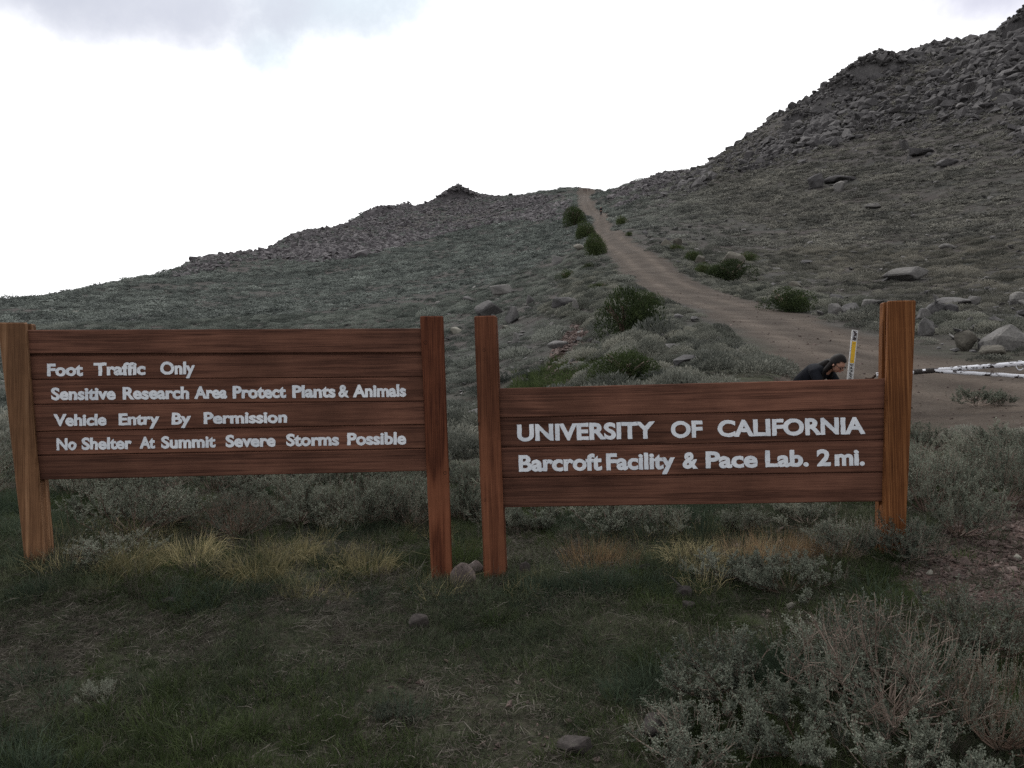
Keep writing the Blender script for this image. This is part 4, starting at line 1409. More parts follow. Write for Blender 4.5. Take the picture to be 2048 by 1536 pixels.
class Sign:
    def __init__(self, tl, bl, tr, br, hgt, name, label, cat):
        dl = hgt * F / (bl[1] - tl[1])
        dr_ = hgt * F / (br[1] - tr[1])
        A, B, C_, D = [CAM + ray(*p) * d for p, d in ((tl, dl), (bl, dl), (tr, dr_), (br, dr_))]
        u = unit((C_ - A) + (D - B))
        v = (A - B) + (C_ - D)
        v = unit(v - u * (v @ u))
        n = np.cross(v, u)                 # away from the camera
        self.u, self.v, self.n = u, v, n
        c = (A + B + C_ + D) / 4
        gz = float(HZ(c[0], c[1])[0])
        o = c - v * ((c[2] - gz) / v[2])
        self.o = o
        self.root = empty(name)
        self.root.matrix_world = Matrix(((u[0], n[0], v[0], o[0]), (u[1], n[1], v[1], o[1]), (u[2], n[2], v[2], o[2]), (0, 0, 0, 1)))
        tag(self.root, label, cat)
        self.plane = (c - o) @ n

    def loc(self, px, py, y=0.0):
        """sign coordinates (x along, z up) of the sight line where it meets the plane y"""
        r_ = ray(px, py)
        o = self.o + self.n * (self.plane + y)
        t = ((o - CAM) @ self.n) / (r_ @ self.n)
        q = CAM + r_ * t - self.o
        return q @ self.u, q @ self.v

    def y(self, y):
        return self.plane + y

    def post(self, top, bot, inner, zb, mat, label=None, knots=()):
        """top/bot: (x left, x right, y) of the front face in the photograph; inner: +1 when the boards are on its right"""
        yf = -0.030
        (xl1, z1), (xr1, _), (xl0, z0), (xr0, _) = [self.loc(a, b, yf) for a, b in ((top[0], top[2]), (top[1], top[2]), (bot[0], bot[2]), (bot[1], bot[2]))]
        mb = MB()
        nz = 60
        zz = np.concatenate([np.linspace(z0 - 0.25, z1 - 0.006, nz), [z1]])
        seed = rng.uniform(0, 99)
        rings = []
        for k, z in enumerate(zz):
            f = (z - z0) / (z1 - z0)
            xl, xr = xl0 + (xl1 - xl0) * f, xr0 + (xr1 - xr0) * f
            g = 0.028 if z > zb - 0.01 else 0.004
            b = 0.006
            prof = [(xl + b, yf), (xr - b, yf), (xr, yf + b), (xr, yf + 0.026), (xr - g, yf + 0.028), (xr - g, yf + 0.074), (xr, yf + 0.076), (xr, yf + 0.124), (xr - b, yf + 0.13),
                    (xl + b, yf + 0.13), (xl, yf + 0.124), (xl, yf + b)]
            if inner < 0:
                prof = [(xl + xr - x_, y_) for x_, y_ in prof][::-1]
            if k == len(zz) - 1:
                cx, cy = (xl + xr) / 2, yf + 0.065
                prof = [(cx + (x_ - cx) * 0.93, cy + (y_ - cy) * 0.93) for x_, y_ in prof]
            ring = []
            for q, (x_, y_) in enumerate(prof):
                w_ = mnoise.noise(Vector((seed + q * 0.7, z * 5.0, 1.3))) * 0.0016 + mnoise.noise(Vector((seed + q * 3.7, z * 31.0, 5.3))) * 0.0007
                ring.append((x_ + w_, self.y(y_ + w_), z + (mnoise.noise(Vector((q * 1.9, seed, 0))) * 0.004 if k >= len(zz) - 2 else 0)))
            rings.append(ring)
        npf = len(rings[0])
        V = np.array(rings).reshape(-1, 3)
        fs = []
        for k in range(len(zz) - 1):
            for q in range(npf):
                q2 = (q + 1) % npf
                fs.append((k * npf + q, k * npf + q2, (k + 1) * npf + q2, (k + 1) * npf + q))
        fs.append(tuple((len(zz) - 1) * npf + q for q in range(npf)))
        mb.add(V, fs)
        p = mb.build('post', M[mat], self.root)
        if label:
            p['label'] = label
        for kx, ky, kr in knots:
            x_, z_ = self.loc(kx, ky, yf)
            kb = MB()
            th = np.linspace(0, 2 * math.pi, 11)[:-1]
            ring = [(x_ + kr * math.cos(a_) * rng.uniform(.8, 1.1), self.y(yf - 0.0012), z_ + kr * 1.25 * math.sin(a_)) for a_ in th]
            ring2 = [(x_ + kr * .6 * math.cos(a_), self.y(yf + 0.004), z_ + kr * .7 * math.sin(a_)) for a_ in th]
            ring0 = [(x_ + kr * 1.3 * math.cos(a_), self.y(yf + 0.003), z_ + kr * 1.6 * math.sin(a_)) for a_ in th]
            kb.add(ring0 + ring + ring2, [(i, (i + 1) % 10, 10 + (i + 1) % 10, 10 + i) for i in range(10)] +
                   [(10 + i, 10 + (i + 1) % 10, 20 + (i + 1) % 10, 20 + i) for i in range(10)] + [tuple(range(20, 30))])
            kb.build('knot', M['hole'], p)
        return p

    def board(self, zl, zr, x0, x1, y0, gap_top, gap_bot, label=None):
        """zl/zr: (top, bottom) at the left and right end"""
        nx = 70
        seed = rng.uniform(0, 99)
        cx, cz = (x0 + x1) / 2, (zl[0] + zl[1] + zr[0] + zr[1]) / 4
        rings = []
        for x_ in np.linspace(x0, x1, nx):
            f = (x_ - x0) / (x1 - x0)
            zt, zb_ = zl[0] + (zr[0] - zl[0]) * f - gap_top, zl[1] + (zr[1] - zl[1]) * f + gap_bot
            wv = mnoise.noise(Vector((x_ * 2.1, seed, 0))) * 0.0012
            wt = mnoise.noise(Vector((x_ * 9.0, seed, 3))) * 0.0009 + mnoise.noise(Vector((x_ * 40.0, seed, 7))) * 0.0005
            wb = mnoise.noise(Vector((x_ * 9.0, seed, 13))) * 0.0009 + mnoise.noise(Vector((x_ * 40.0, seed, 17))) * 0.0005
            b = 0.0035
            prof = [(0, zb_ + b), (0, zt - b), (b, zt), (0.014, zt), (0.014, zt + gap_top + 0.006), (0.026, zt + gap_top + 0.006), (0.026, zt), (0.038, zt), (0.038, zb_), (b, zb_)]
            if gap_top == 0:
                prof[3] = (0.014, zt); prof[4] = (0.0145, zt + 0.0006); prof[5] = (0.0255, zt + 0.0006)
            rings.append([(x_ - cx, self.y(y0 + y_ + wv), z_ - cz + (wt if z_ > (zt + zb_) / 2 else wb)) for y_, z_ in prof])
        npf = len(rings[0])
        fs = []
        for k in range(nx - 1):
            for q in range(npf):
                q2 = (q + 1) % npf
                fs.append((k * npf + q, (k + 1) * npf + q, (k + 1) * npf + q2, k * npf + q2))
        fs += [tuple(range(npf)), tuple((nx - 1) * npf + q for q in range(npf))[::-1]]
        mb = MB()
        mb.add(np.array(rings).reshape(-1, 3), fs)
        o = mb.build('board', M['board'], self.root)
        o.location = (cx, 0, cz)
        if label:
            o['label'] = label
        return o, cx, cz

    def lettering(self, board, cx, cz, words, lineL, lineR, y0, bold):
        """words: (text, x left, x right); lineL/R: (x, cap top, base line) in the photograph"""
        for wd, xa, xb in words:
            mb = MB()
            V, Fc = text_mesh(wd, bold)

            def at(px, k):
                return lineL[k] + (lineR[k] - lineL[k]) * (px - lineL[0]) / (lineR[0] - lineL[0])
            ax, az0 = self.loc(xa, at(xa, 2), y0)
            bx, bz0 = self.loc(xb, at(xb, 2), y0)
            _, az1 = self.loc(xa, at(xa, 1), y0)
            x0, x1 = V[:, 0].min(), V[:, 0].max()
            sx = (bx - ax) / (x1 - x0)
            sz = (az1 - az0) / (CAP1 - CAP0)
            fx = (V[:, 0] - x0) / (x1 - x0)
            X = ax + (V[:, 0] - x0) * sx
            Z = az0 + (bz0 - az0) * fx + (V[:, 1] - CAP0) * sz
            # brushed by hand: the outline wanders
            for i in range(len(X)):
                q = Vector((X[i] * 38, Z[i] * 38, cz * 7))
                q2 = Vector((X[i] * 120, Z[i] * 120, 3 + cz * 7))
                X[i] += mnoise.noise(q) * 0.0022 + mnoise.noise(q2) * 0.0012
                Z[i] += mnoise.noise(q + Vector((9, 4, 2))) * 0.0022 + mnoise.noise(q2 + Vector((9, 4, 2))) * 0.0012
            Y = self.y(y0) - 0.0012 - np.where(V[:, 2] > 0, 0.0006, -0.0008)
            # three passes of the brush
            for q_, (dx, dz) in enumerate(((0, 0), (-.0009, .0006), (.0009, -.0006))):
                mb.add(np.stack([X - cx + dx, Y - q_ * .0003, Z - cz + dz], 1), Fc)
            mb.build('lettering', M['letter'], board)


def build_left_sign():
    s = Sign((53, 660), (80, 960), (841, 657), (853, 942), 0.80, 'wooden_sign',
             'six-board brown wooden sign with four lines of white lettering', 'sign')
    ys = [((660, 657)), (708, 705.5), (759, 754), (809, 802.5), (863, 849), (911, 897), (960, 942)]
    edge = lambda y_, right: (841 + 12 * (y_ - 657) / 285) if right else (53 + 27 * (y_ - 660) / 300)
    L = [s.loc(edge(a, 0), a) for a, b in ys]
    Rr = [s.loc(edge(b, 1), b) for a, b in ys]
    zb = (L[-1][1] + Rr[-1][1]) / 2
    x0, x1 = min(p[0] for p in L) - 0.012, max(p[0] for p in Rr) + 0.012
    zs = [(l[1], r_[1]) for l, r_ in zip(L, Rr)]
    offs = [-0.006, 0.004, 0.0, -0.003, 0.002, 0.003]
    lines = {1: ([('Foot', 95, 166), ('Traffic', 188, 291), ('Only', 321, 390)], (95, 728, 752), (390, 723, 748)),
             2: ([('Sensitive', 103, 231), ('Research', 246, 378), ('Area', 389, 454), ('Protect', 466, 572), ('Plants', 585, 671), ('&', 677, 698), ('Animals', 706, 812)],
                 (103, 776, 800), (812, 769, 793)),
             3: ([('Vehicle', 108, 213), ('Entry', 238, 319), ('By', 344, 382), ('Permission', 408, 574)], (108, 829, 852), (574, 823, 845)),
             4: ([('No', 114, 153), ('Shelter', 164, 264), ('At', 280, 310), ('Summit', 323, 431), ('Severe', 452, 551), ('Storms', 573, 678), ('Possible', 695, 812)],
                 (114, 877, 900), (812, 864, 888))}
    for i in range(6):
        # boards are level enough to be laid along the mean of both ends
        b, cx, cz = s.board((zs[i][0], zs[i + 1][0]), (zs[i][1], zs[i + 1][1]), x0, x1, offs[i],
                            0.0 if i == 0 else (0.011 if i == 1 else 0.0022), 0.0 if i == 5 else 0.0015, None)
        if i in lines:
            s.lettering(b, cx, cz, *lines[i], offs[i], 0.034)
    s.post((-6, 50, 645), (47, 88, 1112), 1, zb, 'post_pale', 'weathered pale end post')
    s.post((840, 887, 632), (862, 905, 1140), -1, zb, 'post_wavy', None, ((851, 685, .009), (875, 846, .009), (890, 946, .008)))
    return s


def build_right_sign():
    s = Sign((998, 777), (1006, 1015), (1772, 757), (1760, 1003), 0.66, 'wooden_sign',
             'four-board brown wooden sign naming a university facility two miles ahead', 'sign')
    ys = [(777, 757), (836, 817.5), (895, 880), (955, 944.5), (1015, 1003)]
    edge = lambda y_, right: (1772 - 12 * (y_ - 757) / 246) if right else (998 + 8 * (y_ - 777) / 238)
    L = [s.loc(edge(a, 0), a) for a, b in ys]
    Rr = [s.loc(edge(b, 1), b) for a, b in ys]
    zb = (L[-1][1] + Rr[-1][1]) / 2
    x0, x1 = min(p[0] for p in L) - 0.014, max(p[0] for p in Rr) + 0.012
    zs = [(l[1], r_[1]) for l, r_ in zip(L, Rr)]
    offs = [0.0, 0.002, -0.001, 0.001]
    lines = {1: ([('UNIVERSITY', 1035, 1310), ('OF', 1342, 1405), ('CALIFORNIA', 1436, 1730)], (1035, 850, 882), (1730, 835, 867)),
             2: ([('Barcroft', 1038, 1204), ('Facility', 1213, 1350), ('&', 1366, 1396), ('Pace', 1412, 1515), ('Lab.', 1531, 1617), ('2', 1634, 1661), ('mi.', 1670, 1729)],
                 (1038, 911, 943), (1729, 898, 930))}
    for i in range(4):
        b, cx, cz = s.board((zs[i][0], zs[i + 1][0]), (zs[i][1], zs[i + 1][1]), x0, x1, offs[i],
                            0.0 if i == 0 else 0.0022, 0.0 if i == 3 else 0.0015)
        if i in lines:
            s.lettering(b, cx, cz, *lines[i], offs[i], 0.034)
    s.post((948, 991, 632), (967, 1011, 1140), 1, zb, 'post', None, ((968, 700, .007), (958, 848, .006), (970, 1000, .006)))
    s.post((1777, 1833, 602), (1766, 1812, 1075), -1, zb, 'post_orange', 'tall orange-brown end post')
    return s


SIGN_L = build_left_sign()
SIGN_R = build_right_sign()

def outcrop(px, py_base, wpx, hpx, n, mat, label, seed, steep=1.0, stone=0.13):
    """crag: a heap of jammed angular blocks"""
    r = np.random.default_rng(seed)
    p, d = hit(px, py_base, 60)
    sl_ = slant(p)
    Wd, Ht = wpx / F * sl_, hpx / F * sl_
    mb = MB()
    for i in range(n):
        u_ = r.uniform(-1, 1)
        v_ = r.uniform(-1, 1)
        hmax = max(0.0, 1 - (abs(u_) ** 1.3 * .95 + .2 * v_ * v_)) ** steep
        zc = hmax * r.uniform(0.0, 1) ** .6
        sz = stone * Wd * math.exp(r.normal() * .4) * (0.7 + 0.6 * (1 - abs(u_)))
        bm = bmesh.new()
        for q in unit(r.normal(size=(12, 3))) * np.array([1, .8, .62]) * sz / 2:
            bm.verts.new(q)
        bmesh.ops.convex_hull(bm, input=bm.verts)
        bmesh.ops.delete(bm, geom=[v for v in bm.verts if not v.link_faces], context='VERTS')
        bm.verts.index_update()
        rot = np.array(Euler((r.normal() * .3, r.normal() * .3, r.uniform(0, 6.28))).to_matrix())
        V = np.array([v.co[:] for v in bm.verts]) @ rot.T + np.array([u_ * Wd / 2, v_ * Wd * .3, zc * Ht - sz * .2])
        mb.add(V, [tuple(v.index for v in f.verts) for f in bm.faces])
        bm.free()
    gu, gv = np.meshgrid(np.linspace(-1, 1, 15), np.linspace(-1, 1, 9), indexing='ij')
    gh = np.maximum(0, 1 - (np.abs(gu) ** 1.3 * .95 + .2 * gv * gv)) ** max(steep, .8) * .6 * Ht - .08 * Ht
    gh[:, 0], gh[:, 1], gh[:, -1] = -1.1 * Ht, gh[:, 1] * .5 - .25 * Ht, -.15 * Ht
    gh += r.normal(size=gh.shape) * .07 * Ht
    mb.add(np.stack([gu * Wd / 2, gv * Wd * .33, gh], -1).reshape(-1, 3), [(i * 9 + j, (i + 1) * 9 + j, (i + 1) * 9 + j + 1, i * 9 + j + 1) for i in range(14) for j in range(8)])
    o = mb.build('rock_outcrop', M[mat])
    az = math.atan2(p[0], p[1])
    o.location = (p[0], p[1], p[2])
    o.rotation_euler = (0, 0, -az)
    tag(o, label, 'rock outcrop')
    return o


outcrop(917, 393, 88, 27, 420, 'ridge_rock', 'pointed rocky knoll crowning the left ridge', 1, 1.25, .065)
outcrop(545, 503, 46, 9, 110, 'ridge_rock', 'lowest jagged crag on the left ridge', 11, .8, .07)
outcrop(635, 470, 60, 10, 60, 'ridge_rock', 'flat jagged crag above the lowest one on the left ridge', 12, .8, .06)
outcrop(706, 450, 50, 13, 60, 'ridge_rock', 'jagged crag just below the rounded crag of the left ridge', 13, .8, .07)
outcrop(766, 424, 76, 15, 170, 'ridge_rock', 'low rounded crag halfway up the left ridge', 2, 0.8, .06)
outcrop(812, 414, 40, 14, 60, 'ridge_rock', 'small stepped crag between the left ridge knoll and rounded crag', 8, 0.8, .08)
outcrop(1757, 138, 124, 36, 420, 'scree', 'broad blocky crag on the right skyline', 3, 0.7, .075)
outcrop(1688, 182, 66, 40, 200, 'scree', 'steep crag left of the broad blocky crag', 4, 0.6, .10)
outcrop(2046, 52, 70, 42, 130, 'scree', 'dark crag at the top right corner of the mountain', 5, 0.7, .10)
outcrop(1655, 212, 64, 30, 110, 'scree', 'stepped crag lower down the right skyline', 6, 0.6, .10)
outcrop(1600, 240, 60, 24, 100, 'scree', 'lowest small crag on the right skyline', 7, 0.6, .10)

# ------------------------------------------------------------------ green bushes
BUSH = [bush_mesh('foliage', 8000 if i < 3 else 3500, 'bush', 0.032 if i < 3 else .045) for i in range(5)]
STEM = MB()
for i in range(9):
    a_ = rng.uniform(0, 6.28)
    e_ = np.array([math.cos(a_) * .5, math.sin(a_) * .5, rng.uniform(.4, .7)])
    STEM.tube(np.stack([np.zeros(3), e_ * np.array([.4, .4, .6]), e_]), [.05, .03, .012], 5)
STEM = STEM.mesh('stems', [M['twig']])


def bush(px, py, wpx, hpx, label, k, rot=0.0):
    p, d = hit(px, py)
    sl_ = slant(p)
    Wd, Ht = wpx / F * sl_, hpx / F * sl_
    root = empty('green_bush', (p[0], p[1] + Wd * .25, float(HZ(p[0], p[1] + Wd * .25)[0])), rot)
    tag(root, label, 'bush', 'dark green bushes along the track')
    for nm, me in (('foliage', BUSH[k]), ('stems', STEM)):
        o = obj(nm, me, root)
        o.scale = (Wd / 1.45, Wd / 1.45, Ht / 0.80)
    return root


for a_ in BUSHES:
    bush(*a_)
gp, gd_ = hit(1088, 770, 10)
gm = [tuft_mesh('green_tuft', 60, 0.22, 0.22, 0.006, 'grass_green', 0.6, 0.2)]
xx, yy = gp[0] + rng.normal(size=240) * .75, gp[1] + rng.normal(size=240) * 1.6
scatter('green_grass_patch', 'bright green grass patch in the bottom of the gully', 'grass', np.stack([xx, yy, HZ(xx, yy)], 1), rots(240, .1), iso(rng.uniform(.6, 1.2, 240)), np.zeros(240, int), gm)

# ------------------------------------------------------------------ single sagebrushes and grass tufts near the signs
SAGE = [sage_meshes('leafy', 22, 0.42, 0.40, 11, 38, (0.018, 0.0043), 26),
        sage_meshes('spiky', 20, 0.46, 0.36, 10, 34, (0.018, 0.0040), 56),
        sage_meshes('low', 22, 0.30, 0.42, 11, 38, (0.017, 0.0044), 26),
        sage_meshes('woody', 30, 0.50, 0.50, 14, 30, (0.017, 0.0040), 60, 0.35, 1.05),
        sage_meshes('open', 20, 0.44, 0.44, 11, 32, (0.018, 0.0042), 44, 0.15)]
SAGE_W = [0.80, 0.74, 0.84, 1.05, 0.88]
SAGE_H = [0.48, 0.56, 0.36, 0.60, 0.54]


near_mesh = []
for i in range(4):
    st_, fo_ = sage_meshes('sage_near', 15, 0.38, 0.40, 8, 24, (0.019, 0.0046), 26)
    bm = bmesh.new()
    bm.from_mesh(st_)
    n0 = len(bm.faces)
    bm.from_mesh(fo_)
    bm.faces.ensure_lookup_table()
    for k_, f_ in enumerate(bm.faces):
        f_.material_index = 0 if k_ < n0 else 1
    me_ = bpy.data.meshes.new('sage_near')
    bm.to_mesh(me_)
    bm.free()
    me_.materials.append(M['twig'])
    me_.materials.append(M['sage'])
    near_mesh.append(me_)
x, y, d, a = sample_polar(7000, -51, 51, 5.25, 9.2, 11)
px, py = project(x, y, HZ(x, y))
pat = fbm(x, y, 1.4, 3, 331)
k = (rng.uniform(size=len(x)) < np.clip(0.55 + 1.1 * pat, 0.05, 1)) & ~(in_poly(px, py, POLY_GRAVEL)) & ~((px > 1350) & (px < 1760) & (d < 6.6))
k &= ~((px > 900) & (d < 5.6)) & clear_of_rocks(x, y) & ~((px < 260) & (d < 6.2))
x, y, pat = x[k], y[k], pat[k]
s = rng.uniform(0.45, 0.85, len(x)) * (1 + 0.3 * pat)
scatter('sage_undergrowth', 'dense grey sage close behind the two signs', 'scrub', np.stack([x, y, HZ(x, y) - .02], 1), rots(len(x), .12), iso(s, .2, .82), rng.integers(0, 4, len(x)), near_mesh)


def sage(px, py, wpx, hpx, label, k, rot=0.0, dead=False):
    p, d = hit(px, py)
    sl_ = slant(p)
    Wd, Ht = wpx / F * sl_, hpx / F * sl_
    back = min(Wd * .28, .2)
    root = empty('sagebrush', (p[0], p[1] + back, float(HZ(p[0], p[1] + back)[0]) - .01), rot)
    tag(root, label, 'sagebrush', 'single sagebrushes near the signs')
    st, fo = SAGE[k]
    for nm, me in (('stems', st), ('foliage', fo)):
        o = obj(nm, me, root)
        o.scale = (Wd / SAGE_W[k], Wd / SAGE_W[k], Ht / SAGE_H[k])
        if nm == 'stems' and dead:
            o.material_slots[0].link = 'OBJECT'
            o.material_slots[0].material = M['dead_twig']
    return root


for a_ in [
    (1830, 1500, 470, 250, 'biggest woody sagebrush with bare spreading branches in the bottom right', 3, 0.3),
    (1700, 1400, 300, 130, 'feathery sagebrush just behind the biggest woody one', 1, 1.0),
    (1985, 1340, 280, 160, 'pale spiky sagebrush at the right edge under the gravel', 4, 2.0),
    (2040, 1540, 240, 220, 'sagebrush with orange dead stems in the bottom right corner', 3, 3.9, True),
    (1500, 1450, 330, 140, 'leafy grey sagebrush left of the biggest woody one', 0, 0.2),
    (1640, 1560, 340, 150, 'dense blue-grey sagebrush below the biggest woody one', 2, 2.7),
    (1400, 1590, 300, 130, 'spiky sagebrush cut by the bottom edge of the picture', 1, 4.2),
    (1860, 1660, 420, 150, 'low sagebrush under the biggest woody one at the bottom edge', 2, 5.2),
    (1835, 1135, 190, 100, 'silvery sagebrush in front of the foot of the tall post', 1, 0.6),
    (1705, 1132, 170, 96, 'silvery sagebrush left of the foot of the tall post', 1, 2.6),
    (1600, 1212, 240, 96, 'low bushy sagebrush in front of the orange dry grass', 2, 1.6),
    (1450, 1170, 170, 56, 'low grey sagebrush left of the bushy one in front of dry grass', 2, 4.6),
    (195, 1140, 200, 66, 'purplish-grey sagebrush right of the foot of the weathered post', 4, 1.1),
    (185, 1045, 170, 70, 'grey sagebrush behind the weathered post under the six-board sign', 0, 3.1),
    (310, 1062, 190, 78, 'leafy sagebrush under the second word of the six-board sign', 0, 5.1),
    (455, 1085, 190, 90, 'brown-stemmed sagebrush under the middle of the six-board sign', 3, 0.9, True),
    (585, 1062, 190, 86, 'blue-grey sagebrush right of the brown-stemmed one', 0, 2.2),
    (720, 1060, 200, 100, 'bushy sagebrush left of the middle post', 0, 4.1),
    (825, 1062, 150, 96, 'sagebrush touching the left side of the middle post', 1, 0.1),
    (920, 1050, 120, 90, 'sagebrush seen between the two middle posts', 0, 1.9),
    (1090, 1065, 190, 66, 'dark sagebrush under the left end of the four-board sign', 2, 2.9),
    (1230, 1080, 210, 72, 'sagebrush with fallen twigs under the four-board sign', 0, 3.6),
    (1345, 1082, 150, 70, 'round sagebrush under the middle of the four-board sign', 4, 4.8),
    (1495, 1072, 110, 60, 'small upright sagebrush under the four-board sign', 1, 5.9),
    (1630, 1062, 170, 56, 'low sagebrush under the right end of the four-board sign', 2, 0.5),
    (1945, 1088, 190, 130, 'big sagebrush beside the gravel right of the tall post', 0, 1.3),
    (1880, 1040, 190, 150, 'sagebrush close behind the tall post', 1, 2.5),
    (2040, 1030, 190, 150, 'sagebrush at the right edge above the gravel', 4, 3.3),
    (1970, 815, 130, 40, 'lone flat sagebrush on the bare dirt in front of the gate', 2, 4.9),
    (185, 1420, 90, 50, 'small pale sagebrush sprig in the lower left turf', 2, 0.7),
    (790, 1460, 90, 50, 'small grey sagebrush sprig in the lower turf', 2, 1.7),
]:
    sage(*a_)

TUFT = {'straw': [tuft_mesh('blades', 420, 0.26, 0.15, 0.0013, 'straw', 0.95, 0.55) for i in range(3)],
        'orange': [tuft_mesh('blades', 300, 0.24, 0.20, 0.0012, 'orange_straw', 0.5, 0.2) for i in range(3)],
        'green': [tuft_mesh('blades', 320, 0.26, 0.09, 0.0016, 'grass_green', 0.8, 0.45) for i in range(2)],
        'mixed': [tuft_mesh('blades', 260, 0.24, 0.13, 0.0016, 'grass', 0.6, 0.35) for i in range(2)]}
for i, (px, py, wpx, hpx, kd, lb) in enumerate([
    (270, 1148, 95, 84, 'straw', 'yellow bunchgrass tuft right of the purplish sagebrush'),
    (385, 1128, 115, 70, 'straw', 'wide yellow bunchgrass tuft under the middle of the six-board sign'),
    (515, 1158, 120, 84, 'straw', 'large yellow bunchgrass tuft with drooping blades'),
    (590, 1120, 90, 52, 'straw', 'yellow tuft behind the large drooping tuft'),
    (735, 1146, 110, 66, 'straw', 'bright yellow tuft left of the middle post'),
    (665, 1135, 70, 40, 'mixed', 'olive tuft between two yellow tufts'),
    (105, 1120, 70, 34, 'straw', 'small yellow tuft against the weathered post'),
    (815, 1130, 80, 44, 'mixed', 'olive tuft beside the middle post foot'),
    (925, 1130, 110, 70, 'green', 'fresh green tuft between the two middle posts'),
    (1180, 1128, 100, 54, 'orange', 'orange dry grass tuft left under the four-board sign'),
    (1235, 1130, 80, 44, 'orange', 'pale orange tuft right of the first orange tuft'),
    (1390, 1130, 110, 56, 'straw', 'straw coloured tuft under the word of at the four-board sign'),
    (1330, 1140, 100, 50, 'mixed', 'olive tuft left of the straw coloured tuft'),
    (1490, 1120, 100, 52, 'orange', 'orange dry tuft at the left end of the orange strip'),
    (1560, 1114, 110, 56, 'orange', 'orange dry tuft in the middle of the orange strip'),
    (1630, 1112, 100, 54, 'orange', 'orange dry tuft at the right end of the orange strip'),
    (1300, 1330, 120, 46, 'green', 'dark green tuft in the turf below the dark flat rock'),
    (1000, 1250, 110, 40, 'green', 'green tuft in the middle of the turf'),
    (500, 1470, 120, 50, 'green', 'green tuft in the bottom left turf'),
]):
    p, d = hit(px, py)
    sl_ = slant(p)
    o = obj('grass_tuft', TUFT[kd][i % len(TUFT[kd])])
    o.location = tuple(p)
    o.rotation_euler = (0, 0, i * 1.7)
    k = wpx / F * sl_ / 0.36
    o.scale = (k, k, hpx / F * sl_ / 0.23)
    tag(o, lb, 'grass tuft', 'single grass tufts near the signs')

x, y, d, a = sample_polar(900, -32, 24, 4.0, 5.6)
pat = fbm(x, y, .8, 3, 511)
px, py = project(x, y, HZ(x, y))
k = (rng.uniform(size=len(x)) < np.clip(.25 + pat, 0, .8)) & (py > 1060) & (py < 1200)
x, y = x[k], y[k]
loose = [tuft_mesh('loose_blades', 60, 0.17, 0.12, 0.0011, m_, 0.8, 0.4) for m_ in ('straw', 'grass', 'grass', 'litter')]
scatter('loose_grass', 'thin dry grass growing among the tufts at the foot of the signs', 'grass', np.stack([x, y, HZ(x, y)], 1), rots(len(x), .15), iso(rng.uniform(.5, 1.1, len(x))), rng.integers(0, 4, len(x)), loose)

# ------------------------------------------------------------------ marker post and gate


def frame_at(p, ux, uz):
    ux, uz = unit(np.asarray(ux, float)), np.asarray(uz, float)
    uz = unit(uz)
    ux = unit(ux - uz * (uz @ ux))
    uy = np.cross(uz, ux)
    return Matrix(((ux[0], uy[0], uz[0], p[0]), (ux[1], uy[1], uz[1], p[1]), (ux[2], uy[2], uz[2], p[2]), (0, 0, 0, 1)))


def rbox(mb, x0, x1, y0, y1, z0, z1, b=0.004):
    """box with bevelled vertical edges"""
    pr = [(x0 + b, y0), (x1 - b, y0), (x1, y0 + b), (x1, y1 - b), (x1 - b, y1), (x0 + b, y1), (x0, y1 - b), (x0, y0 + b)]
    V = [(x_, y_, z0) for x_, y_ in pr] + [(x_, y_, z1) for x_, y_ in pr]
    mb.add(V, [(i, (i + 1) % 8, 8 + (i + 1) % 8, 8 + i) for i in range(8)] + [tuple(range(8))[::-1], tuple(range(8, 16))])


def build_marker():
    D = 12.3
    top = CAM + ray(1710, 660) * D
    low = CAM + ray(1700, 757) * D
    ax = unit(top - low)
    gz = float(HZ(low[0], low[1])[0])
    foot = top - ax * ((top[2] - gz) / ax[2])
    H = float((top - foot) @ ax)
    root = empty('marker_post')
    root.matrix_world = frame_at(foot, cr * math.cos(.12) + fwd * math.sin(.12), ax)
    tag(root, 'thin white plastic marker post with a yellow sticker beside the crouching person', 'marker post')
    hw = 0.040
    mb = MB()
    rbox(mb, -hw, hw, -0.006, 0.006, -0.2, H, 0.003)
    for sx in (-1, 1):                     # ribs along both edges
        rbox(mb, sx * hw - .007, sx * hw + .007, -0.012, 0.010, -0.2, H - .004, 0.003)
    mb.build('post', M['white_plastic'], root)
    zpx = lambda y_: H - (y_ - 660) / 97 * float((top - low) @ ax)
    mb = MB()
    rbox(mb, -hw + .010, hw - .008, -0.0105, -0.0062, zpx(726), zpx(683), 0.001)
    st = mb.build('yellow_sticker', M['yellow'], root)
    for zz in (zpx(687), zpx(722)):
        mb = MB()
        rbox(mb, -.006, .006, -0.0125, -0.0107, zz - .006, zz + .006, 0.001)
        mb.build('bolt', M['black_decal'], st)
    mb = MB()
    r = np.random.default_rng(3)
    rbox(mb, -hw + .012, hw - .008, -0.0085, -0.0062, zpx(681), zpx(662), 0.001)
    mb.build('worn_decal', M['worn'], root)
    mb = MB()
    for i, yy in enumerate((728.5, 734, 739.5, 745, 750.5, 756)):       # worn unreadable black characters
        z1, z0 = zpx(yy), zpx(yy + 4.0)
        zm = (z0 + z1) / 2
        rbox(mb, -hw + .014, hw - .016 - .012 * (i % 2), -0.0085, -0.0062, zm + .006, z1, 0.001)
        rbox(mb, -hw + .014 + .018 * ((i + 1) % 2), hw - .014, -0.0085, -0.0062, z0, zm - .003, 0.001)
        rbox(mb, -.006 + .012 * (i % 3 - 1), .008 + .012 * (i % 3 - 1), -0.0085, -0.0062, zm - .0025, zm + .0055, 0.001)
    mb.build('worn_characters', M['black_decal'], root)
    return root


build_marker()


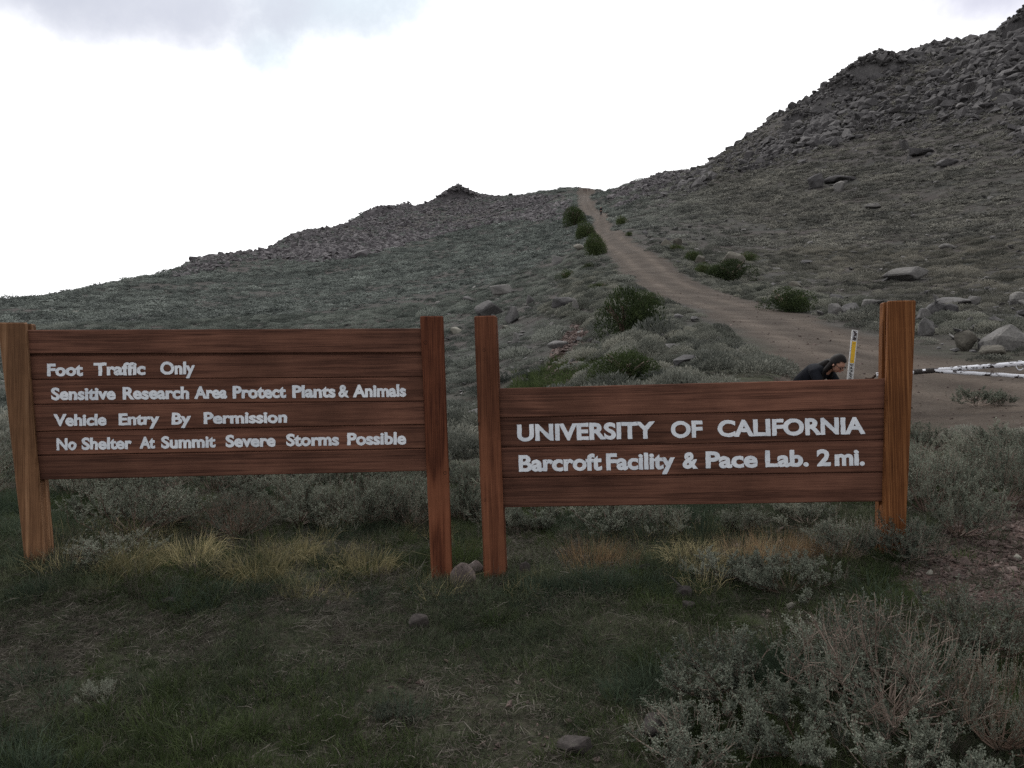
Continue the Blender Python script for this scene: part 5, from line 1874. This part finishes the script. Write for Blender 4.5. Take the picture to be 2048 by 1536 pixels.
def build_gate():
    tip = CAM + ray(1752, 750) * 11.2
    j0 = CAM + ray(1868, 737) * 11.0
    hingeU = CAM + ray(2330, 704) * 10.2
    hingeL = CAM + ray(2330, 771) * 10.2
    up_v, lo_v = unit(hingeU - j0), None
    gx, gy = hingeU[0] + .12, hingeU[1]
    g0 = np.array([gx, gy, float(HZ(gx, gy)[0])])
    root = empty('pole_gate', tuple(g0))
    tag(root, 'white swing gate of two peeling pipes meeting at a wrapped tip', 'gate')

    def wob(a, b, n=26, amp=.004):
        t = np.linspace(0, 1, n)[:, None]
        return a + (b - a) * t + rng.normal(size=(n, 3)) * amp - g0
    mb = MB()
    mb.tube(wob(tip, hingeU, 40, .0018), 0.031, 10)
    mb.build('upper_pipe', M['peel'], root, True)
    mb = MB()
    mb.tube(wob(j0 + np.array([0, -.03, -.03]), hingeL, 30, .0018), 0.027, 10)
    mb.build('lower_pipe', M['peel'], root, True)
    for a0, a1 in ((1834, 1852), (1859, 1877), (1758, 1766)):
        def onp(px):
            f = (px - 1752) / (2330 - 1752)
            return tip + (hingeU - tip) * f
        mb = MB()
        q = np.linspace(0, 1, 8)
        pts = np.array([onp(a0 + (a1 - a0) * t_) - g0 for t_ in q])
        mb.tube(pts, 0.036 + 0.003 * np.sin(q * 19), 10)
        mb.build('tape_wrap', M['wrap'], root, True)
    mb = MB()
    th = np.linspace(0, 2 * math.pi, 15)
    c = CAM + ray(2036, 731) * 10.72 - g0
    mb.tube(np.stack([c + cr * .05 * math.cos(t_) + cu * .06 * math.sin(t_) - fwd * .045 for t_ in th]), 0.007, 6)
    mb.build('ring', M['peel'], root, True)
    mb = MB()
    mb.tube(np.array([[gx, gy, g0[2] - .3], [gx, gy, g0[2] + 1.25]]) - g0, 0.075, 12)
    mb.build('hinge_post', M['peel'], root, True)
    # chain from the tip to a low stake
    t2 = np.linspace(0, 1, 26)[:, None]
    end = CAM + ray(1731, 757) * 11.35
    pts = tip + (end - tip) * t2 - np.array([0, 0, .03]) * np.sin(t2 * math.pi) - g0
    mb = MB()
    for i in range(25):
        c_ = (pts[i] + pts[i + 1]) / 2
        dv = unit(pts[i + 1] - pts[i])
        s_ = unit(np.cross(dv, [0, 0, 1]) if i % 2 else np.cross(dv, np.cross(dv, [0, 0, 1])))
        L_ = np.linalg.norm(pts[i + 1] - pts[i]) * .75
        mb.tube(np.stack([c_ + dv * L_ * math.cos(t_) + s_ * .014 * math.sin(t_) for t_ in np.linspace(0, 2 * math.pi, 9)]), .006, 5, False)
    mb.build('chain', M['chain'], root)
    # short wooden stake carrying the tip
    st = MB()
    sx_, sy_ = (tip[0] * .55 + j0[0] * .45), (tip[1] * .55 + j0[1] * .45) + .11
    zt = tip[2] * .55 + j0[2] * .45 + .02
    z0 = float(HZ(sx_, sy_)[0])
    st.tube(np.array([[0, 0, -.2], [0, 0, (zt - z0) * .5], [0.01, 0, zt - z0]]), [.06, .058, .055], 9)
    so_ = st.build('latch_post', M['post_pale'], None, True)
    so_.location = (sx_, sy_, z0)
    tag(so_, 'short wooden latch post behind the tall sign post holding the gate tip', 'post')


build_gate()

# ------------------------------------------------------------------ people


def skin_mesh(name, verts, edges, mat, sub=2):
    me = bpy.data.meshes.new(name)
    me.from_pydata([v[0] for v in verts], edges, [])
    o = obj('tmp', me)
    o.modifiers.new('skin', 'SKIN')
    s = o.modifiers.new('sub', 'SUBSURF')
    s.levels = s.render_levels = sub
    for i, v in enumerate(verts):
        d_ = me.skin_vertices[0].data[i]
        d_.radius = (v[1], v[1] if len(v) < 3 else v[2])
        d_.use_root = (i == 0)
    dg = bpy.context.evaluated_depsgraph_get()
    out = bpy.data.meshes.new_from_object(o.evaluated_get(dg))
    bpy.data.objects.remove(o)
    bpy.data.meshes.remove(me)
    out.name = name
    out.materials.clear()
    out.materials.append(M[mat])
    out.polygons.foreach_set('use_smooth', [True] * len(out.polygons))
    return out


class Skel:
    def __init__(self):
        self.v, self.e = [], []

    def n(self, co, r, par=None, r2=None):
        self.v.append((tuple(co), r) if r2 is None else (tuple(co), r, r2))
        i = len(self.v) - 1
        if par is not None:
            self.e.append((par, i))
        return i

    def chain(self, par, items):
        for co, r in items:
            par = self.n(co, r, par)
        return par


def add_hand(sk, par, wrist, fdir, pdir, side, s=1.0, curl=0.5):
    """palm and five bent fingers; fdir along the fingers, pdir out of the palm, side towards the thumb"""
    wrist, fdir, pdir, side = map(np.asarray, (wrist, unit(np.asarray(fdir, float)), unit(np.asarray(pdir, float)), unit(np.asarray(side, float))))
    palm = sk.n(wrist + fdir * .045 * s, .026 * s, par)
    kn = sk.n(wrist + fdir * .078 * s, .025 * s, palm)
    for k, (off, ln) in enumerate(((.030, .070), (.010, .080), (-.010, .074), (-.030, .058))):
        b0 = wrist + fdir * .092 * s + side * off * s
        b1 = b0 + (fdir * (1 - curl * .35) + pdir * curl * .6) * ln * .5 * s
        b2 = b1 + (fdir * (1 - curl * 1.1) + pdir * curl * 1.1) * ln * .5 * s
        sk.chain(kn, [(b0, .0095 * s), (b1, .0088 * s), (b2, .0075 * s)])
    t0 = wrist + fdir * .03 * s + side * .034 * s
    sk.chain(palm, [(t0, .012 * s), (t0 + (fdir * .7 + side * .6 + pdir * .3) * .035 * s, .010 * s), (t0 + (fdir * 1.3 + side * .55 + pdir * .8) * .05 * s, .0085 * s)])


def head_shell(hc, fd, hu, grow=0.0, face=True, n_u=30, n_v=22):
    """sculpted head: returns vertices, faces and the unit directions (front, up, side) of each vertex"""
    sd_ = np.cross(hu, fd)
    V, D = [], []
    for j in range(n_v + 1):
        ph = math.pi * (j / n_v - 0.5)
        for i in range(n_u):
            th = 2 * math.pi * i / n_u
            f, sd2, u_ = math.cos(ph) * math.cos(th), math.cos(ph) * math.sin(th), math.sin(ph)
            low = max(0.0, -u_)
            F_, S_, U_ = 0.094 * f, 0.076 * sd2 * (1 - 0.33 * low ** 1.3), 0.118 * u_
            if f > 0:
                F_ += 0.010 * low * f
            if face:
                g = lambda a, b, wa, wb: math.exp(-((sd2 - a) / wa) ** 2 - ((u_ - b) / wb) ** 2) if f > 0 else 0
                F_ += 0.026 * g(0, -.20, .13, .17) + 0.012 * g(0, -.05, .10, .16) + 0.008 * g(0, -.52, .25, .09) + 0.010 * g(0, -.85, .3, .12)
                F_ -= 0.010 * g(.36, .04, .17, .11) + 0.010 * g(-.36, .04, .17, .11)
                F_ += 0.004 * g(.36, .22, .3, .09) + 0.004 * g(-.36, .22, .3, .09)
            v = np.array([F_, S_, U_])
            v = v * (1 + grow / 0.095)
            V.append(hc + fd * v[0] + sd_ * v[1] + hu * v[2])
            D.append((f, sd2, u_))
    fs = []
    for j in range(n_v):
        for i in range(n_u):
            i2 = (i + 1) % n_u
            fs.append((j * n_u + i, j * n_u + i2, (j + 1) * n_u + i2, (j + 1) * n_u + i))
    return np.array(V), fs, np.array(D)


def joined(name, me, extra, mat):
    """one mesh out of a grown skin and further shells"""
    mb = MB()
    mb.add([v.co[:] for v in me.vertices], [tuple(p.vertices) for p in me.polygons])
    for V, fs in extra:
        mb.add(V, fs)
    bpy.data.meshes.remove(me)
    return mb.mesh(name, [M[mat]], True)


def crouching_person():
    fd = unit(np.array([.80, 0, -.60]))       # where the face points
    hu = unit(np.array([.60, 0, .80]))        # up of the bowed head
    sdv = np.cross(hu, fd)
    hc = np.array([.14, 0, .66])              # middle of the skull
    root = empty('person')
    sk = Skel()
    pel = sk.n((-.42, 0, .24), .12)
    sp = sk.n((-.32, 0, .38), .105, pel)
    ch = sk.n((-.17, 0, .50), .11, sp)
    uc = sk.n((-.06, 0, .555), .075, ch)
    nk = sk.n((.02, 0, .585), .048, uc)
    sk.n(hc - hu * .06 - fd * .015, .045, nk)
    for s in (-1, 1):
        sh = sk.n((-.08, s * .13, .52), .045, uc)
        el = sk.n((.06, s * .20, .31), .036, sh)
        wr = sk.n((.215, s * .085, .415), .026, el)
        add_hand(sk, wr, (.215, s * .085, .415), (.85, -s * .35, .02), (0.1, -s * .6, -.8), (0, -s * .5, .8), 1.0, .55)
        hp = sk.n((-.40, s * .10, .22), .085, pel)
        kn = sk.n((-.02, s * .14, .10), .06, hp)
        an = sk.n((-.42, s * .12, .07), .042, kn)
        sk.n((-.52, s * .12, .05), .036, an)
    V, fs, D = head_shell(hc, fd, hu)
    ears = []
    for s in (-1, 1):
        eb = MB()
        c_ = hc + sdv * s * .074 - fd * .008 - hu * .012
        eb.tube(np.stack([c_ - sdv * s * .008, c_ + sdv * s * .004 - fd * .004, c_ + sdv * s * .010 - fd * .008]), [.024, .027, .018], 9)
        ears.append((np.concatenate(eb.v), eb.f))
    obj('body', joined('body', skin_mesh('tmp', sk.v, sk.e, 'skin', 2), [(V, fs)] + ears, 'skin'), root)
    jk = Skel()
    a = jk.n((-.45, 0, .24), .155)
    b = jk.n((-.33, 0, .39), .15, a)
    c = jk.n((-.18, 0, .51), .155, b)
    d = jk.n((-.07, 0, .565), .115, c)
    jk.n((.0, 0, .60), .066, d)
    for s in (-1, 1):
        sh = jk.n((-.09, s * .155, .525), .085, d)
        md = jk.n((-.01, s * .185, .42), .070, sh)
        el = jk.n((.06, s * .20, .31), .064, md)
        jk.n((.19, s * .10, .40), .042, el)
    obj('jacket', skin_mesh('jacket', jk.v, jk.e, 'jacket', 2), root)
    tr = Skel()
    a = tr.n((-.42, 0, .22), .135)
    for s in (-1, 1):
        hp = tr.n((-.38, s * .10, .22), .105, a)
        kn = tr.n((-.02, s * .14, .11), .08, hp)
        tr.n((-.38, s * .12, .08), .058, kn)
    obj('trousers', skin_mesh('trousers', tr.v, tr.e, 'trousers', 2), root)
    for s in (-1, 1):
        bt = Skel()
        a = bt.n((-.40, s * .12, .075), .05)
        b = bt.n((-.47, s * .12, .06), .046, a)
        bt.n((-.55, s * .12, .05), .040, b)
        obj('boot', skin_mesh('boot', bt.v, bt.e, 'boot', 1), root)
    # hair: a parted cap and long strands over the shoulders and back
    V, fs, D = head_shell(hc - fd * .006 + hu * .006, fd, hu, 0.016, False, 72, 50)
    face_open = (D[:, 0] > 0.42 - 0.25 * np.minimum(D[:, 2], 0.0) - 0.25 * np.abs(D[:, 1]) * (D[:, 2] < .35)) & (D[:, 2] < 0.62)
    face_open |= (D[:, 2] < -0.25) & (D[:, 0] > -0.1)
    cap = [f_ for f_ in fs if not all(face_open[k] for k in f_)]
    hr = Skel()
    a = hr.n(hc - fd * .045 - hu * .005, .074)
    c = hr.n(hc - fd * .095 - hu * .055, .070, a)
    d = hr.n((-.03, 0, .635), .072, c)
    e = hr.n((-.13, 0, .60), .056, d)
    hr.n((-.22, 0, .545), .034, e)
    for s in (-1, 1):
        k1 = hr.n(hc + sdv * s * .060 - fd * .035 - hu * .02, .046, a)
        k2 = hr.n(hc + sdv * s * .070 - fd * .040 - hu * .085, .042, k1)
        k3 = hr.n((-.02, sdv[1] * s * .105, .52), .034, k2)
        hr.n((-.01, sdv[1] * s * .115, .43), .018, k3)
    obj('hair', joined('hair', skin_mesh('tmp', hr.v, hr.e, 'hair', 2), [(V, cap)], 'hair'), root)
    gl = MB()
    for s in (-1, 1):
        c_ = hc + fd * .097 + hu * .004 + sdv * s * .033
        gl.tube(np.stack([c_ + sdv * .027 * math.cos(t_) + hu * .021 * math.sin(t_) for t_ in np.linspace(0, 2 * math.pi, 15)]), .0040, 5, False)
        gl.tube(np.stack([c_ + sdv * s * .027, hc + sdv * s * .082 + hu * .008 + fd * .03, hc + sdv * s * .082 - fd * .02]), .0035, 4)
    gl.tube(np.stack([hc + fd * .103 - sdv * .008 + hu * .006, hc + fd * .103 + sdv * .008 + hu * .006]), .003, 4)
    gl.build('glasses', M['glasses'], root)
    for s in (-1, 1):
        ey = MB()
        c_ = hc + fd * .076 + hu * .005 + sdv * s * .030
        ey.tube(np.stack([c_ - fd * .012, c_, c_ + fd * .007]), [.013, .012, .004], 8)
        ey.build('eye', M['hair'], root, True)
    lp = MB()
    c_ = hc + fd * .099 - hu * .061
    lp.tube(np.stack([c_ - sdv * .022 - fd * .012, c_, c_ + sdv * .022 - fd * .012]), [.003, .007, .003], 6)
    lp.build('mouth', M['lips'], root, True)
    # kneel where the head meets its sight line
    rz = R(-52)
    rot = np.array([[math.cos(rz), -math.sin(rz), 0], [math.sin(rz), math.cos(rz), 0], [0, 0, 1]])
    best = None
    for Dp in np.linspace(10.5, 13.5, 121):
        q = CAM + ray(1675, 727) * Dp - rot @ hc
        e_ = abs(q[2] - float(HZ(q[0], q[1])[0]))
        if best is None or e_ < best[0]:
            best = (e_, q, Dp)
    root.location = tuple(best[1][:2]) + (float(HZ(best[1][0], best[1][1])[0]),)
    print('crouching person at', best)
    root.rotation_euler = (0, 0, rz)
    tag(root, 'kneeling person with long dark hair and glasses in a black jacket', 'person')


crouching_person()


def hiker(px, py, label, rz, jk='jacket', group=None, h=1.0, stride=.16):
    p, d = hit(px, py, 60)
    root = empty('person', tuple(p), rz)
    sk = Skel()
    pel = sk.n((0, 0, .95), .12)
    sp = sk.n((0, .01, 1.15), .115, pel)
    ch = sk.n((0, 0, 1.33), .13, sp)
    nk = sk.n((0, 0, 1.50), .05, ch)
    hd = sk.n((0, -.01, 1.60), .078, nk)
    hd2 = sk.n((0, -.01, 1.69), .075, hd)
    sk.n((0, -.105, 1.61), .014, hd)
    for s in (-1, 1):
        sh = sk.n((s * .18, 0, 1.40), .055, ch)
        el = sk.n((s * .25, .03 - s * .05, 1.14), .042, sh)
        wr = sk.n((s * .24, -.06 + s * .07, .92), .028, el)
        add_hand(sk, wr, (s * .24, -.06 + s * .07, .92), (0, -.1, -1), (-s, 0, 0), (0, -1, 0), 1.0, .4)
        hp = sk.n((s * .09, 0, .90), .09, pel)
        kn = sk.n((s * .10, -.05 - s * stride * .4, .50), .062, hp)
        an = sk.n((s * .10, .02 - s * stride, .08), .042, kn)
        sk.n((s * .10, -.12 - s * stride, .035), .036, an)
    obj('body', skin_mesh('body', sk.v, sk.e, 'skin', 1), root)
    j = Skel()
    a = j.n((0, 0, .92), .145)
    b = j.n((0, .01, 1.15), .145, a)
    c = j.n((0, 0, 1.36), .155, b)
    j.n((0, 0, 1.48), .07, c)
    for s in (-1, 1):
        sh = j.n((s * .19, 0, 1.41), .075, c)
        el = j.n((s * .26, .03 - s * .05, 1.14), .06, sh)
        j.n((s * .245, -.05 + s * .065, .96), .045, el)
    obj('jacket', skin_mesh('jacket', j.v, j.e, jk, 1), root)
    t_ = Skel()
    a = t_.n((0, 0, .93), .135)
    for s in (-1, 1):
        hp = t_.n((s * .09, 0, .86), .105, a)
        kn = t_.n((s * .10, -.05 - s * stride * .4, .50), .078, hp)
        t_.n((s * .10, .02 - s * stride, .10), .058, kn)
    obj('trousers', skin_mesh('trousers', t_.v, t_.e, 'trousers', 1), root)
    hr = Skel()
    a = hr.n((0, .02, 1.66), .095)
    hr.n((0, .04, 1.57), .07, a)
    obj('hair', skin_mesh('hair', hr.v, hr.e, 'hair', 1), root)
    bp = Skel()
    a = bp.n((0, .20, 1.08), .12)
    bp.n((0, .20, 1.40), .13, a)
    pk = obj('backpack', skin_mesh('backpack', bp.v, bp.e, 'pack', 1))
    pk.location, pk.rotation_euler = root.location, root.rotation_euler
    pk.scale = (h, h, h)
    tag(pk, 'dark backpack on the ' + label.split(' at the')[0].split(' walking')[0], 'backpack')
    root.scale = (h, h, h)
    tag(root, label, 'person', group)
    print('hiker', px, py, d)


hiker(1202, 432, 'hiker in black walking alone down the middle of the track', 0.1, h=1.1)
hiker(1168, 385, 'distant hiker leftmost of the three at the top of the track', 0.4, group='distant hikers at the top of the track')
hiker(1172, 385, 'distant hiker in the middle of the three at the top of the track', -0.3, group='distant hikers at the top of the track')
hiker(1178, 383, 'distant hiker rightmost of the three at the top of the track', 0.2, group='distant hikers at the top of the track')
